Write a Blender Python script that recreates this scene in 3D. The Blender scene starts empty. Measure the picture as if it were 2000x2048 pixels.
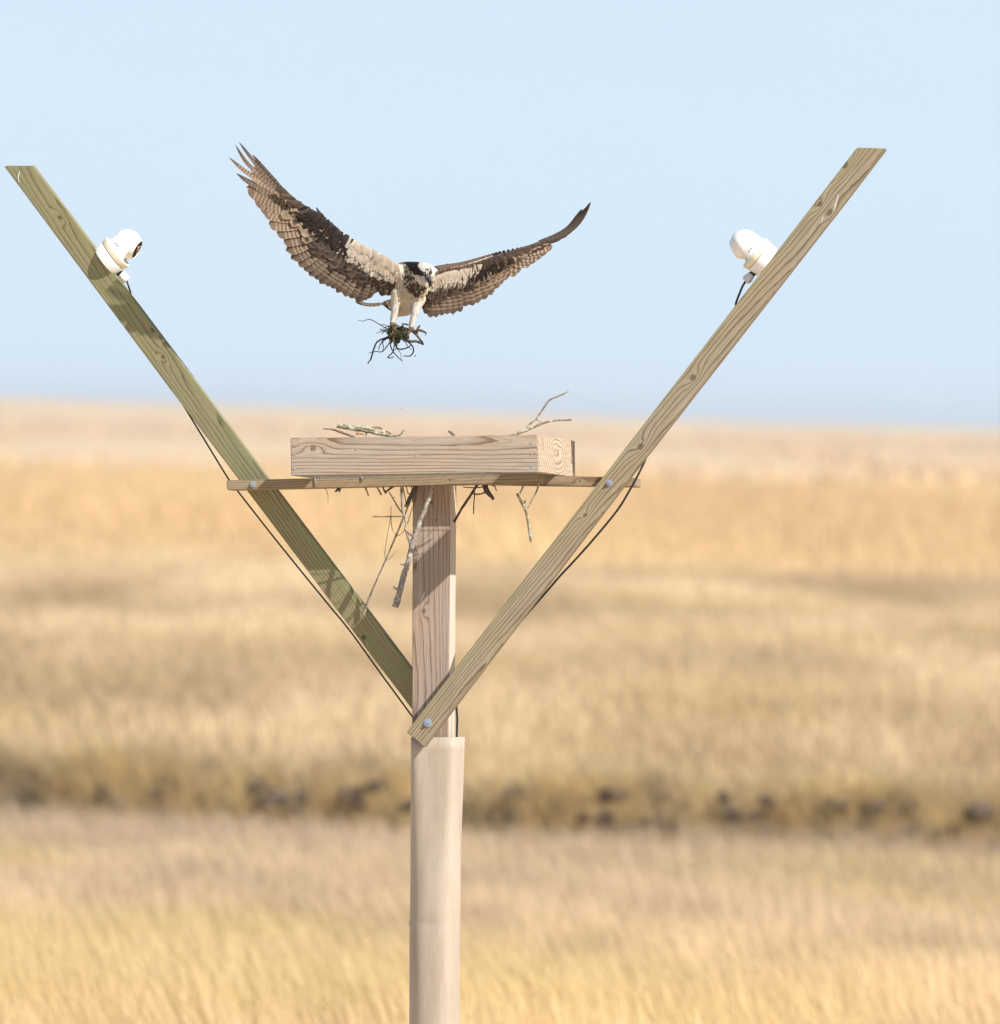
import bpy, bmesh, math, random
import numpy as np
from mathutils import Vector, Matrix
from math import radians as RAD, pi
random.seed(7); rng = np.random.default_rng(11)
SC = bpy.context.scene
COL = SC.collection

# ---------------------------------------------------------------- camera
D = 40.0                      # metres to the nesting post
MPP = 0.00187                 # metres per photo pixel there
FPX = D / MPP                 # focal length in photo pixels (2000 wide)
H = 4.2                       # eye height over the marsh
ROLL = RAD(1.15)
PITCH = math.atan((1024 - 846) / FPX)
F0 = Vector((0, math.cos(PITCH), -math.sin(PITCH)))
U0 = Vector((0, math.sin(PITCH), math.cos(PITCH)))
X0 = Vector((1, 0, 0))
R = X0 * math.cos(ROLL) + U0 * math.sin(ROLL)
U = U0 * math.cos(ROLL) - X0 * math.sin(ROLL)
F = F0
EYE = Vector((0, 0, H))
cam_d = bpy.data.cameras.new('camera')
cam = bpy.data.objects.new('camera', cam_d); COL.objects.link(cam)
M = Matrix((R, U, -F)).transposed().to_4x4(); M.translation = EYE
cam.matrix_world = M
cam_d.sensor_fit = 'HORIZONTAL'; cam_d.sensor_width = 36
cam_d.lens = FPX / 2000 * 36
cam_d.clip_start = 0.5; cam_d.clip_end = 30000
cam_d.dof.use_dof = True; cam_d.dof.focus_distance = D
cam_d.dof.aperture_fstop = cam_d.lens / 78.0
SC.camera = cam

# ---------------------------------------------------------------- light
SUN_EL, SUN_AZ = 42, 53       # azimuth: degrees to the right of "behind the camera"
S = Vector((math.cos(RAD(SUN_EL)) * math.sin(RAD(SUN_AZ)),
            -math.cos(RAD(SUN_EL)) * math.cos(RAD(SUN_AZ)), math.sin(RAD(SUN_EL))))
w = bpy.data.worlds.new('World'); SC.world = w; w.use_nodes = True
wn = w.node_tree.nodes; wl = w.node_tree.links
bg = wn['Background']
sky = wn.new('ShaderNodeTexSky'); sky.sky_type = 'NISHITA'; sky.sun_disc = False
sky.sun_elevation = RAD(SUN_EL); sky.sun_rotation = math.atan2(S.x, S.y)
sky.altitude = 0; sky.air_density = 0.5; sky.dust_density = 0.0; sky.ozone_density = 1.0
# thin high cloud veil, densest towards the horizon; extra added overhead to fill shadows
tc = wn.new('ShaderNodeTexCoord'); sx = wn.new('ShaderNodeSeparateXYZ'); wl.new(tc.outputs['Generated'], sx.inputs[0])
rp = wn.new('ShaderNodeValToRGB'); wl.new(sx.outputs['Z'], rp.inputs[0])
e_ = rp.color_ramp.elements; e_[0].position = 0; e_[0].color = (.93, .93, .93, 1); e_[1].position = .6; e_[1].color = (.22, .22, .22, 1)
mpn = wn.new('ShaderNodeMapping'); mpn.inputs['Scale'].default_value = (9, 9, 40); wl.new(tc.outputs['Generated'], mpn.inputs[0])
cn = wn.new('ShaderNodeTexNoise'); cn.inputs['Scale'].default_value = 1.0; cn.inputs['Detail'].default_value = 4; wl.new(mpn.outputs[0], cn.inputs['Vector'])
vc = wn.new('ShaderNodeMix'); vc.data_type = 'RGBA'; wl.new(cn.outputs['Fac'], vc.inputs[0])
vc.inputs[6].default_value = (5.5, 6.9, 8.3, 1); vc.inputs[7].default_value = (6.3, 7.3, 8.3, 1)
mxs = wn.new('ShaderNodeMix'); mxs.data_type = 'RGBA'; wl.new(rp.outputs[0], mxs.inputs[0]); wl.new(sky.outputs[0], mxs.inputs[6]); wl.new(vc.outputs[2], mxs.inputs[7])
wl.new(mxs.outputs[2], bg.inputs[0]); bg.inputs[1].default_value = 0.063
sl = bpy.data.lights.new('sun', 'SUN'); sl.energy = 4.0; sl.angle = RAD(0.5); sl.color = (1, .95, .87)
so = bpy.data.objects.new('sun', sl); COL.objects.link(so)
so.rotation_euler = S.to_track_quat('Z', 'Y').to_euler(); so.location = (20, 0, 30)
SC.view_settings.view_transform = 'Standard'; SC.view_settings.look = 'None'
SC.view_settings.exposure = 0.9; SC.view_settings.gamma = 1
SC.cycles.use_denoising = True
SC.cycles.max_bounces = 8; SC.cycles.transparent_max_bounces = 8

# ---------------------------------------------------------------- helpers
def W(px, py, off=0.0):
    """world point seen at photo pixel (px,py), `off` metres behind the post"""
    d = D + off
    return EYE + F * d + R * ((px - 1000) / FPX * d) + U * ((1024 - py) / FPX * d)

def ray_plane(px, py, P, n):
    dr = F + R * ((px - 1000) / FPX) + U * ((1024 - py) / FPX)
    return EYE + dr * ((P - EYE).dot(n) / dr.dot(n))

def tag(o, label=None, cat=None, group=None, kind=None):
    if label: o['label'] = label
    if cat: o['category'] = cat
    if group: o['group'] = group
    if kind: o['kind'] = kind
    return o

def empty(name, loc, label, cat, group=None):
    o = bpy.data.objects.new(name, None); COL.objects.link(o); o.location = loc
    o.empty_display_size = .05
    return tag(o, label, cat, group)

def setpar(o, parent):
    if parent is not None:
        bpy.context.view_layer.update() if False else None
        o.parent = parent
        o.matrix_parent_inverse = WM(parent).inverted()
def WM(o):
    m = o.matrix_basis
    if o.parent: m = WM(o.parent) @ o.matrix_parent_inverse @ m
    return m

def mesh_obj(name, verts, faces, mat=None, parent=None, smooth=True, mw=None, sharp=None):
    me = bpy.data.meshes.new(name)
    me.from_pydata([tuple(v) for v in verts], [], faces); me.update()
    if smooth:
        me.shade_smooth()
        if sharp: me.set_sharp_from_angle(angle=RAD(sharp))
    o = bpy.data.objects.new(name, me); COL.objects.link(o)
    if mat: me.materials.append(mat)
    if mw is not None: o.matrix_basis = mw
    setpar(o, parent)
    return o

def bm_obj(name, bm, mat=None, parent=None, smooth=True, mw=None, sharp=35):
    me = bpy.data.meshes.new(name); bm.to_mesh(me); bm.free()
    if smooth:
        me.shade_smooth()
        if sharp: me.set_sharp_from_angle(angle=RAD(sharp))
    o = bpy.data.objects.new(name, me); COL.objects.link(o)
    if mat: me.materials.append(mat)
    if mw is not None: o.matrix_basis = mw
    setpar(o, parent)
    return o

def set_col(me, cols, name='Col'):
    a = me.color_attributes.new(name, 'FLOAT_COLOR', 'POINT')
    c = np.ones((len(me.vertices), 4), np.float32); c[:, :3] = cols
    a.data.foreach_set('color', c.ravel())

def catmull(pts, n=6):
    P = [Vector(p) for p in pts]
    if len(P) < 3:
        return [P[0].lerp(P[-1], i / (2 * n)) for i in range(2 * n + 1)]
    out = []
    Q = [P[0] * 2 - P[1]] + P + [P[-1] * 2 - P[-2]]
    for i in range(1, len(Q) - 2):
        for k in range(n):
            t = k / n
            a, b, c, d = Q[i - 1], Q[i], Q[i + 1], Q[i + 2]
            out.append(.5 * ((2 * b) + (c - a) * t + (2 * a - 5 * b + 4 * c - d) * t * t + (3 * b - a - 3 * c + d) * t ** 3))
    out.append(P[-1]); return out

def tube_data(pts, radii, sides=8, n=5, jit=0.0, bend=0.0, off=0):
    C = catmull(pts, n); m = len(C)
    rr = np.interp(np.linspace(0, 1, m), np.linspace(0, 1, len(radii)), radii)
    V, Fc = [], []
    t = (C[1] - C[0]).normalized()
    nrm = t.orthogonal().normalized()
    for i in range(m):
        t2 = (C[min(i + 1, m - 1)] - C[max(i - 1, 0)])
        t = t2.normalized() if t2.length > 1e-9 else t
        nrm = (nrm - t * nrm.dot(t)).normalized(); bn = t.cross(nrm)
        c = C[i] + (nrm * random.uniform(-1, 1) + bn * random.uniform(-1, 1)) * bend * rr[i]
        for k in range(sides):
            a = 2 * pi * k / sides
            r = rr[i] * (1 + random.uniform(-jit, jit))
            V.append(c + (nrm * math.cos(a) + bn * math.sin(a)) * r)
    for i in range(m - 1):
        for k in range(sides):
            k2 = (k + 1) % sides
            Fc.append((off + i * sides + k, off + i * sides + k2, off + (i + 1) * sides + k2, off + (i + 1) * sides + k))
    Fc.append(tuple(off + k for k in range(sides))[::-1])
    Fc.append(tuple(off + (m - 1) * sides + k for k in range(sides)))
    return V, Fc

def tubes(name, specs, mat, parent=None, sides=8, n=5, jit=0.0, bend=0.0):
    V, Fc = [], []
    for pts, radii in specs:
        v, f = tube_data(pts, radii, sides, n, jit, bend, len(V)); V += v; Fc += f
    return mesh_obj(name, V, Fc, mat, parent, sharp=60)

# ---- node helper
class NT:
    def __init__(s, name):
        s.m = bpy.data.materials.new(name); s.m.use_nodes = True
        s.t = s.m.node_tree; s.n = s.t.nodes; s.l = s.t.links
        s.bsdf = s.n['Principled BSDF']; s.out = s.n['Material Output']
    def inp(s, sock, v):
        if isinstance(v, bpy.types.NodeSocket): s.l.new(v, sock)
        elif v is not None:
            if sock.type == 'RGBA' and len(v) == 3: v = (*v, 1)
            sock.default_value = v
    def math(s, op, a, b=None, c=None, clamp=False):
        x = s.n.new('ShaderNodeMath'); x.operation = op; x.use_clamp = clamp
        s.inp(x.inputs[0], a)
        if b is not None: s.inp(x.inputs[1], b)
        if c is not None: s.inp(x.inputs[2], c)
        return x.outputs[0]
    def mix(s, f, a, b, mode='MIX'):
        x = s.n.new('ShaderNodeMix'); x.data_type = 'RGBA'; x.blend_type = mode
        s.inp(x.inputs[0], f); s.inp(x.inputs[6], a); s.inp(x.inputs[7], b); return x.outputs[2]
    def coord(s, kind='Object'):
        return s.n.new('ShaderNodeTexCoord').outputs[kind]
    def scale(s, v, sc, loc=(0, 0, 0)):
        x = s.n.new('ShaderNodeMapping'); s.l.new(v, x.inputs[0])
        x.inputs['Scale'].default_value = sc; x.inputs['Location'].default_value = loc; return x.outputs[0]
    def noise(s, v, scale=1, detail=4, rough=.5, dist=0):
        x = s.n.new('ShaderNodeTexNoise'); s.l.new(v, x.inputs['Vector'])
        x.inputs['Scale'].default_value = scale; x.inputs['Detail'].default_value = detail
        x.inputs['Roughness'].default_value = rough; x.inputs['Distortion'].default_value = dist
        return x.outputs['Fac']
    def ramp(s, f, stops):
        x = s.n.new('ShaderNodeValToRGB'); s.l.new(f, x.inputs[0])
        e = x.color_ramp.elements
        while len(e) < len(stops): e.new(.5)
        for k, (p, c) in enumerate(stops):
            e[k].position = p; e[k].color = (*c, 1) if not isinstance(c, (int, float)) else (c, c, c, 1)
        return x.outputs[0]
    def xyz(s, v):
        x = s.n.new('ShaderNodeSeparateXYZ'); s.l.new(v, x.inputs[0]); return x.outputs
    def bump(s, h, st=.3, d=.002):
        x = s.n.new('ShaderNodeBump'); s.l.new(h, x.inputs['Height'])
        x.inputs['Strength'].default_value = st; x.inputs['Distance'].default_value = d
        s.l.new(x.outputs[0], s.bsdf.inputs['Normal'])
    def fin(s, col, rough=.7, spec=.3):
        s.inp(s.bsdf.inputs['Base Color'], col); s.inp(s.bsdf.inputs['Roughness'], rough)
        s.bsdf.inputs['Specular IOR Level'].default_value = spec
        return s.m
    def attr(s, name='Col'):
        x = s.n.new('ShaderNodeAttribute'); x.attribute_name = name; return x.outputs['Color']

def wood(name, light, dark, pith, freq=95, knots=(), green=0.0, gcol=(.20, .21, .06), grey=.25, seed=0, top=None, tilt=.035, ring=.75, side_lit=None):
    t = NT(name); v = t.coord('Object')
    x, y, z = t.xyz(v)
    wv = t.noise(t.scale(v, (.9, 4, 4), (seed, seed * 2, 0)), 1, 2, .5)
    wv2 = t.noise(t.scale(v, (4.5, 30, 30), (seed, 0, 3)), 1, 3, .55)
    wsum = t.math('ADD', t.math('MULTIPLY', t.math('SUBTRACT', wv, .5), .062), t.math('MULTIPLY', t.math('SUBTRACT', wv2, .5), .010))
    yy = t.math('ADD', t.math('ADD', y, -pith[0]), t.math('MULTIPLY', x, .012))
    zz = t.math('ADD', t.math('ADD', z, -pith[1]), t.math('MULTIPLY', x, tilt))
    r = t.math('SQRT', t.math('ADD', t.math('MULTIPLY', yy, yy), t.math('MULTIPLY', zz, zz)))
    r = t.math('ADD', r, wsum)
    kn = None
    for (kx, ky, ks) in knots:
        dx = t.math('MULTIPLY', t.math('SUBTRACT', x, kx), .42)
        dy = t.math('SUBTRACT', y, ky)
        q = t.math('ADD', t.math('MULTIPLY', dx, dx), t.math('MULTIPLY', dy, dy))
        g = t.math('EXPONENT', t.math('MULTIPLY', q, -1 / (ks * ks)))
        r = t.math('ADD', r, t.math('MULTIPLY', g, ks * .9))
        dx2 = t.math('MULTIPLY', t.math('SUBTRACT', x, kx), .8)
        q2 = t.math('ADD', t.math('MULTIPLY', dx2, dx2), t.math('MULTIPLY', dy, dy))
        core = t.math('SUBTRACT', 1.0, t.math('DIVIDE', t.math('SQRT', q2), ks * .55), clamp=True)
        kn = core if kn is None else t.math('MAXIMUM', kn, core)
    fr = t.math('FRACT', t.math('MULTIPLY', r, freq))
    rg = t.ramp(fr, [(0, 0.0), (.5, .06), (.76, .35), (.90, 1.0), (.97, 1.0), (1, 0.0)])
    fib = t.noise(t.scale(v, (5, 170, 170), (seed, 0, 0)), 1, 4, .75)
    fine = t.math('FRACT', t.math('MULTIPLY', r, freq * 2.6)); fine = t.ramp(fine, [(0, 0.0), (.6, .1), (.9, .5), (1, 0.0)])
    rg = t.math('MAXIMUM', rg, t.math('MULTIPLY', fine, .55))
    blot = t.noise(t.scale(v, (2.2, 9, 9), (0, seed, 5)), 1, 4, .6)
    amp = t.math('MULTIPLY', rg, t.math('MULTIPLY_ADD', blot, 1.1, ring - .35, clamp=True))
    c = t.mix(t.math('MULTIPLY', amp, 1.15, clamp=True), light, dark)
    c = t.mix(t.math('MULTIPLY', t.math('SUBTRACT', fib, .40, clamp=True), 1.5), c, tuple(k * .62 for k in dark))
    gl = tuple(.30 + .1 * k for k in (1, .93, .86))
    c = t.mix(t.math('MULTIPLY', t.ramp(blot, [(.4, 0.0), (.75, 1.0)]), grey), c, gl)
    if green:
        gn = t.noise(t.scale(v, (2.6, 14, 14), (seed * 3, 1, 0)), 1, 4, .65)
        gm = t.math('MULTIPLY', t.ramp(gn, [(.3, 0.0), (.7, 1.0)]), green)
        if top is not None:
            e = t.math('MULTIPLY', t.math('ADD', y, -top), 34, clamp=True)
            gm = t.math('ADD', gm, t.math('MULTIPLY', e, t.ramp(gn, [(.25, 0.1), (.6, .8)])), clamp=True)
        onrm = t.xyz(t.coord('Normal'))[1]; gm = t.math('MULTIPLY', gm, t.ramp(onrm, [(.45, 1.0), (.7, .12)]))
        c = t.mix(gm, c, gcol)
    if side_lit:      # sunlit brightness painted into the colour of the post's side faces
        sn_ = t.math('ABSOLUTE', t.xyz(t.coord('Normal'))[1]); c = t.mix(t.ramp(sn_, [(.5, 0.0), (.8, .7)]), c, side_lit)
    if kn is not None:
        c = t.mix(t.ramp(kn, [(0, 0.0), (.18, .75), (.5, .5), (1, .85)]), c, tuple(k * .55 for k in dark))
    sp = t.noise(t.scale(v, (60, 130, 130), (seed, 2, 1)), 1, 2, .5)
    c = t.mix(t.ramp(sp, [(.74, 0.0), (.80, .4)]), c, tuple(k * .35 for k in dark))
    t.bump(t.math('ADD', t.math('MULTIPLY', rg, -.5), fib), .35, .0012)
    return t.fin(c, .78, .2)

def plain(name, col, rough=.5, spec=.5, metal=0, nz=0.0, nscale=40):
    t = NT(name)
    c = col
    if nz:
        n = t.noise(t.coord('Object'), nscale, 5, .6)
        c = t.mix(t.math('MULTIPLY', t.ramp(n, [(.3, 0.0), (.75, 1.0)]), nz), col, tuple(k * .45 for k in col))
    t.bsdf.inputs['Metallic'].default_value = metal
    return t.fin(c, rough, spec)

def leafy(name, trans=.35, rough=.6, nz=0.0, tint=(1, 1, 1), spec=.25):
    t = NT(name); c = t.attr()
    if nz:
        n = t.noise(t.coord('Object'), nz, 3, .6)
        c = t.mix(t.ramp(n, [(.35, .0), (.7, .35)]), c, (.03, .022, .018))
    t.fin(c, rough, spec)
    if trans:
        tr = t.n.new('ShaderNodeBsdfTranslucent'); t.inp(tr.inputs[0], t.mix(1.0, c, tint, 'MULTIPLY'))
        mx = t.n.new('ShaderNodeMixShader'); mx.inputs[0].default_value = trans
        t.l.new(t.bsdf.outputs[0], mx.inputs[1]); t.l.new(tr.outputs[0], mx.inputs[2])
        t.l.new(mx.outputs[0], t.out.inputs[0])
    return t.m

# ================================================================ terrain
def smooth(a, b, x):
    k = np.clip((x - a) / (b - a), 0, 1); return k * k * (3 - 2 * k)
class VNoise:
    def __init__(s, seed): s.g = np.random.default_rng(seed).random((256, 256))
    def __call__(s, x, y):
        xi = np.floor(x).astype(int); yi = np.floor(y).astype(int); fx = x - xi; fy = y - yi
        fx = fx * fx * (3 - 2 * fx); fy = fy * fy * (3 - 2 * fy)
        g = s.g; a = lambda i, j: g[(xi + i) % 256, (yi + j) % 256]
        return (a(0, 0) * (1 - fx) + a(1, 0) * fx) * (1 - fy) + (a(0, 1) * (1 - fx) + a(1, 1) * fx) * fy
    def f(s, x, y, o=4):
        r = 0; am = .5
        for k in range(o): r = r + am * s(x * 2 ** k + 17 * k, y * 2 ** k + 5 * k); am *= .5
        return r / (1 - .5 ** o)
vn = VNoise(3); vn2 = VNoise(8)
def bank_y(x):               # where the creek bank runs
    return 105.5 + 2.0 * (vn.f(x * .25 + 40, x * 0 + 2.5, 3) - .5) - x * .48
def ridge(y, x):
    px = 1000 + x / np.maximum(y, 1) * FPX
    top = np.interp(px, [-3000, -500, 0, 500, 1000, 1500, 2000, 2600, 5000], [7.6, 7.5, 7.25, 6.35, 5.7, 5.0, 4.5, 4.5, 4.5])
    top = top + .45 * (vn2.f(x / 22., y * 0 + 3.3, 3) - .5)
    return top * smooth(2150, 2500, y)
def ground_z(x, y):
    b = bank_y(x)
    z = .10 * (vn.f(x * .3, y * .3, 3) - .5)
    z = z - .35 * smooth(-3.2, -1.2, y - b) * (1 - smooth(-.9, -.2, y - b)) \
        + .50 * smooth(-.9, .05 + .7 * vn2.f(x * 1.3, x * 0, 2), y - b)
    return z + ridge(y, x)

ys = np.concatenate([np.arange(-30, 90, 3.), np.arange(90, 96, .5), np.arange(96, 113, .16), np.arange(113, 130, 1.),
                     np.geomspace(130, 2100, 60), np.linspace(2150, 2600, 24), np.geomspace(2700, 4200, 8)])
V = []; nx = 241
for yv in ys:
    half = max(60, min(abs(yv) * .35 + 20, 1500)) if not (90 < yv < 113) else 60
    u = np.linspace(-1, 1, nx); u = np.sign(u) * np.abs(u) ** 1.7
    xs = u * half
    V.append(np.stack([xs, np.full(nx, yv), ground_z(xs, np.full(nx, yv))], 1))
V = np.concatenate(V)
nf = len(ys) - 1
i0 = (np.arange(nf)[:, None] * nx + np.arange(nx - 1)[None]).ravel()
FQ = np.stack([i0, i0 + 1, i0 + nx + 1, i0 + nx], 1)
def np_mesh(name, V, FQ, mat, cols=None, smooth_=True):
    me = bpy.data.meshes.new(name)
    me.vertices.add(len(V)); me.vertices.foreach_set('co', np.asarray(V, np.float32).ravel())
    k = FQ.shape[1]
    me.loops.add(FQ.size); me.loops.foreach_set('vertex_index', FQ.astype(np.int32).ravel())
    me.polygons.add(len(FQ)); me.polygons.foreach_set('loop_start', np.arange(0, FQ.size, k, dtype=np.int32))
    me.update(calc_edges=True)
    if smooth_: me.shade_smooth()
    if cols is not None: set_col(me, cols)
    me.materials.append(mat)
    o = bpy.data.objects.new(name, me); COL.objects.link(o); return o

t = NT('marsh_ground'); v = t.coord('Object'); gx, gy, gz = t.xyz(v)
n1 = t.noise(t.scale(v, (.05, .012, 0)), 1, 5, .6); n2 = t.noise(v, .9, 5, .65); n3 = t.noise(v, 14, 3, .6)
c = t.ramp(n1, [(.3, (.54, .40, .25)), (.5, (.62, .46, .28)), (.7, (.70, .51, .30))])
c = t.mix(t.math('MULTIPLY', t.ramp(n2, [(.4, 0.0), (.7, 1.0)]), .5), c, (.27, .20, .12))
# bare dark mud in the creek and up its bank
c = t.mix(t.attr('mud'), c, t.mix(n2, (.10, .078, .06), (.19, .145, .10)))
t.bump(n3, .6, .03)
ground = np_mesh('ground', V, FQ, t.fin(c, .95, .1)); tag(ground, kind='structure')
rel_b = V[:, 1] - bank_y(V[:, 0]); mud = smooth(-1.7, -1.2, rel_b) * (1 - smooth(-.1, .4, rel_b))
set_col(ground.data, np.repeat(mud[:, None], 3, 1), 'mud')

# shallow pools far out on the marsh
tw = NT('pool_water')
wv = tw.noise(tw.scale(tw.coord('Object'), (.8, .25, 1)), 1, 3, .5); tw.bump(wv, .5, .25)
tw.bsdf.inputs['IOR'].default_value = 1.33
wm = tw.fin((.10, .11, .12), .16, .5)
def pool(cx, cy, rx, ry):
    vs = []; n = 64
    for k in range(n):
        a = 2 * pi * k / n; q = 1 + .22 * math.sin(3 * a + cx) + .12 * math.sin(7 * a + cy)
        vs.append((cx + rx * q * math.cos(a), cy + ry * q * math.sin(a), .14))
    o = mesh_obj('water', vs, [tuple(range(n))], wm); tag(o, kind='structure')
pool(-40, 1480, 26, 420); pool(17, 1450, 13, 380); pool(62, 1500, 18, 300)

# ---- grasses, every blade a bent ribbon
def blades(name, x, y, h, wd, lean, cols, mat, segs=3, tipdark=None, zoff=0.0):
    n = len(x); z = ground_z(x, y) + zoff
    az = rng.uniform(0, 2 * pi, n)
    # blades show their broad side mostly
    wx, wy = np.cos(az), np.sin(az)
    lx, ly = lean
    V = np.zeros((n, segs + 1, 2, 3), np.float32)
    for s_ in range(segs + 1):
        k = s_ / segs
        cx = x + lx * h * k ** 1.8; cy = y + ly * h * k ** 1.8
        cz = z + h * (k - .22 * (lx ** 2 + ly ** 2) * k ** 2)
        ww = wd * (1 - .85 * k ** 1.6) * .5
        for j, sg in enumerate((-1, 1)):
            V[:, s_, j, 0] = cx + sg * wx * ww; V[:, s_, j, 1] = cy + sg * wy * ww; V[:, s_, j, 2] = cz
    base = np.arange(n)[:, None] * (segs + 1) * 2 + np.arange(segs)[None] * 2
    FQ = np.stack([base, base + 1, base + 3, base + 2], -1).reshape(-1, 4)
    C = np.repeat(cols[:, None, :], (segs + 1) * 2, 1).reshape(-1, 3)
    if tipdark is not None:
        kk = np.tile(np.repeat(np.linspace(0, 1, segs + 1), 2), n)[:, None]
        C = C * (1 + (np.array(tipdark)[None] - 1) * kk)
    o = np_mesh(name, V.reshape(-1, 3), FQ, mat, C)
    return o
def scatter(y0, y1, dens, wide=.095, pad=3.5):
    A = wide * (y1 ** 2 - y0 ** 2) + 2 * pad * (y1 - y0); n = int(A * dens)
    y = np.sqrt(rng.uniform(y0 ** 2, y1 ** 2, n)); x = rng.uniform(-1, 1, n) * (y * wide + pad)
    return x, y
def pal(base, var, n, pick=None):
    c = np.array(base)[None] * np.exp(rng.normal(0, var, (n, 1))) * np.exp(rng.normal(0, .04, (n, 3)))
    return np.clip(c, .01, .85)
GM = leafy('dry_grass', .38, .55, tint=(1.0, .95, .8))
def lerpc(a, b, k): return np.array(a)[None] * (1 - k[:, None]) + np.array(b)[None] * k[:, None]

# near stand of tall golden cordgrass
x, y = scatter(43, 97, 330)
p = vn.f(x * .45, y * .12, 3); p2 = vn2.f(x * 1.3, y * .5, 3)
keep = rng.random(len(x)) < (.45 + .9 * p2); x, y, p, p2 = x[keep], y[keep], p[keep], p2[keep]
n = len(x)
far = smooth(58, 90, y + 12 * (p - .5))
pl = vn2.f(x * .6 + 30, y * .2 + 11, 3)      # plumes of blades leaning together
h = (.92 - .47 * far) * (1 + .5 * (p - .5)) * rng.uniform(.76, 1.08, n) * (.90 + .2 * pl)
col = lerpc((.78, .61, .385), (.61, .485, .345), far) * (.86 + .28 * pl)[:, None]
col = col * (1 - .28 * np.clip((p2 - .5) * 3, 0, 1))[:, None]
olive = np.clip((vn.f(x * .5 + 9, y * .14 + 4, 2) - .52) * 4, 0, 1)
col = col * (1 - .5 * olive[:, None]) + np.array((.60, .49, .22))[None] * .5 * olive[:, None]
col = np.clip(col * np.exp(rng.normal(0, .06, (n, 1))), .01, .85)
lx = -.28 + rng.normal(0, .12, n) + .5 * (pl - .5); ly = rng.normal(0, .2, n)
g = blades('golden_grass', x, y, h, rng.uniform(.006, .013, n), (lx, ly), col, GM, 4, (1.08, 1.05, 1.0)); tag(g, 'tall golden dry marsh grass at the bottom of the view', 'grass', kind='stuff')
# a few rusty seed stalks standing above it
x, y = scatter(46, 62, 1.6); n = len(x)
st = blades('seed_stalk_grass', x, y, rng.uniform(.8, 1.12, n), np.full(n, .015), (rng.normal(-.22, .16, n), rng.normal(0, .1, n)), pal((.36, .18, .06), .25, n), GM, 4)
tag(st, 'thin rusty brown stalks rising out of the golden grass', 'grass', kind='stuff')
# short pinkish hay in front of the creek
x, y = scatter(88, 109, 230); b = bank_y(x); k = y < b - .55 - .4 * vn.f(x * 1.1, y * 0 + 1.2, 2); x, y = x[k], y[k]; n = len(x)
p = vn.f(x * .5, y * .3, 3)
col = lerpc((.58, .465, .345), (.50, .39, .28), np.clip((p - .35) * 2.5, 0, 1)); col = np.clip(col * np.exp(rng.normal(0, .10, (n, 1))), .01, .8)
hay = blades('salt_hay', x, y, .42 * rng.uniform(.5, 1.1, n) * (.8 + .5 * p), rng.uniform(.006, .012, n), (rng.normal(-.15, .3, n), rng.normal(0, .3, n)), col, GM, 3)
tag(hay, 'short pinkish tan hay in front of the muddy creek bank', 'grass', kind='stuff')
# tufts on the creek bank
V_, C_ = [], []
xs_, ys_, hs_, ws_, lxs, lys, cs = [], [], [], [], [], [], []
for i in range(1230):
    cx = rng.uniform(-18, 18); cy = bank_y(np.array([cx]))[0] + rng.uniform(-1.5, 1.3)
    m = rng.integers(60, 130); a = rng.uniform(0, 2 * pi, m); q = np.sqrt(rng.random(m)) * rng.uniform(.12, .3)
    hh = rng.uniform(.18, .5) * (.8 if cy < bank_y(np.array([cx]))[0] - .6 else 1); tone = rng.random() * np.clip(.2 + .16 * (cx + 9), .25, 1)
    base = np.array((.74, .585, .33)) * tone + np.array((.46, .36, .23)) * (1 - tone)
    if rng.random() < .20 + .10 * (cx < 0): base = np.array((.26, .195, .125)) * rng.uniform(.8, 1.5)
    xs_.append(cx + q * np.cos(a)); ys_.append(cy + q * np.sin(a)); hs_.append(hh * rng.uniform(.5, 1.1, m)); ws_.append(rng.uniform(.006, .013, m))
    lxs.append(.9 * q / .3 * np.cos(a) + rng.normal(-.1, .2, m)); lys.append(.9 * q / .3 * np.sin(a) + rng.normal(-.1, .2, m)); cs.append(pal(base, .15, m))
cat_ = np.concatenate
bt = blades('bank_tuft_grass', cat_(xs_), cat_(ys_), cat_(hs_), cat_(ws_), (cat_(lxs), cat_(lys)), cat_(cs), GM, 3)
tag(bt, 'straw tufts hanging over the dark muddy creek bank', 'grass', kind='stuff')
# slumped blocks of dark mud along the bank
bm = bmesh.new(); lumps = []
for i in range(560):
    cx = rng.uniform(-17, 17); by = bank_y(np.array([cx]))[0]
    if vn.f(np.array([cx * .8 + 60.]), np.array([.5]), 2)[0] < .40: continue
    cy = by + rng.uniform(-.75, .1); cz = rng.uniform(.10, .60); r0 = min(.06, abs(rng.normal(0, .03)) + .025)
    m4 = Matrix.Translation((cx, cy, cz)) @ Matrix.Rotation(rng.uniform(-.5, .5), 4, 'Y') @ Matrix.Diagonal((r0 * rng.uniform(1.0, 2.4), r0 * 1.1, r0 * rng.uniform(.6, 1.3), 1))
    lumps.append((cx, cy, r0))
    bmesh.ops.create_icosphere(bm, subdivisions=3, radius=1, matrix=m4)
for v_ in bm.verts: v_.co += Vector(rng.normal(0, .022, 3))
mudb = NT('bank_mud'); mn = mudb.noise(mudb.coord('Object'), 7, 4, .6)
mb_ = bm_obj('creek_bank', bm, mudb.fin(mudb.mix(mn, (.10, .072, .05), (.24, .175, .12)), .7, .3)); tag(mb_, kind='structure')
xs_, ys_, hs_, ws_, lxs, lys, cs = [], [], [], [], [], [], []
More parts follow.
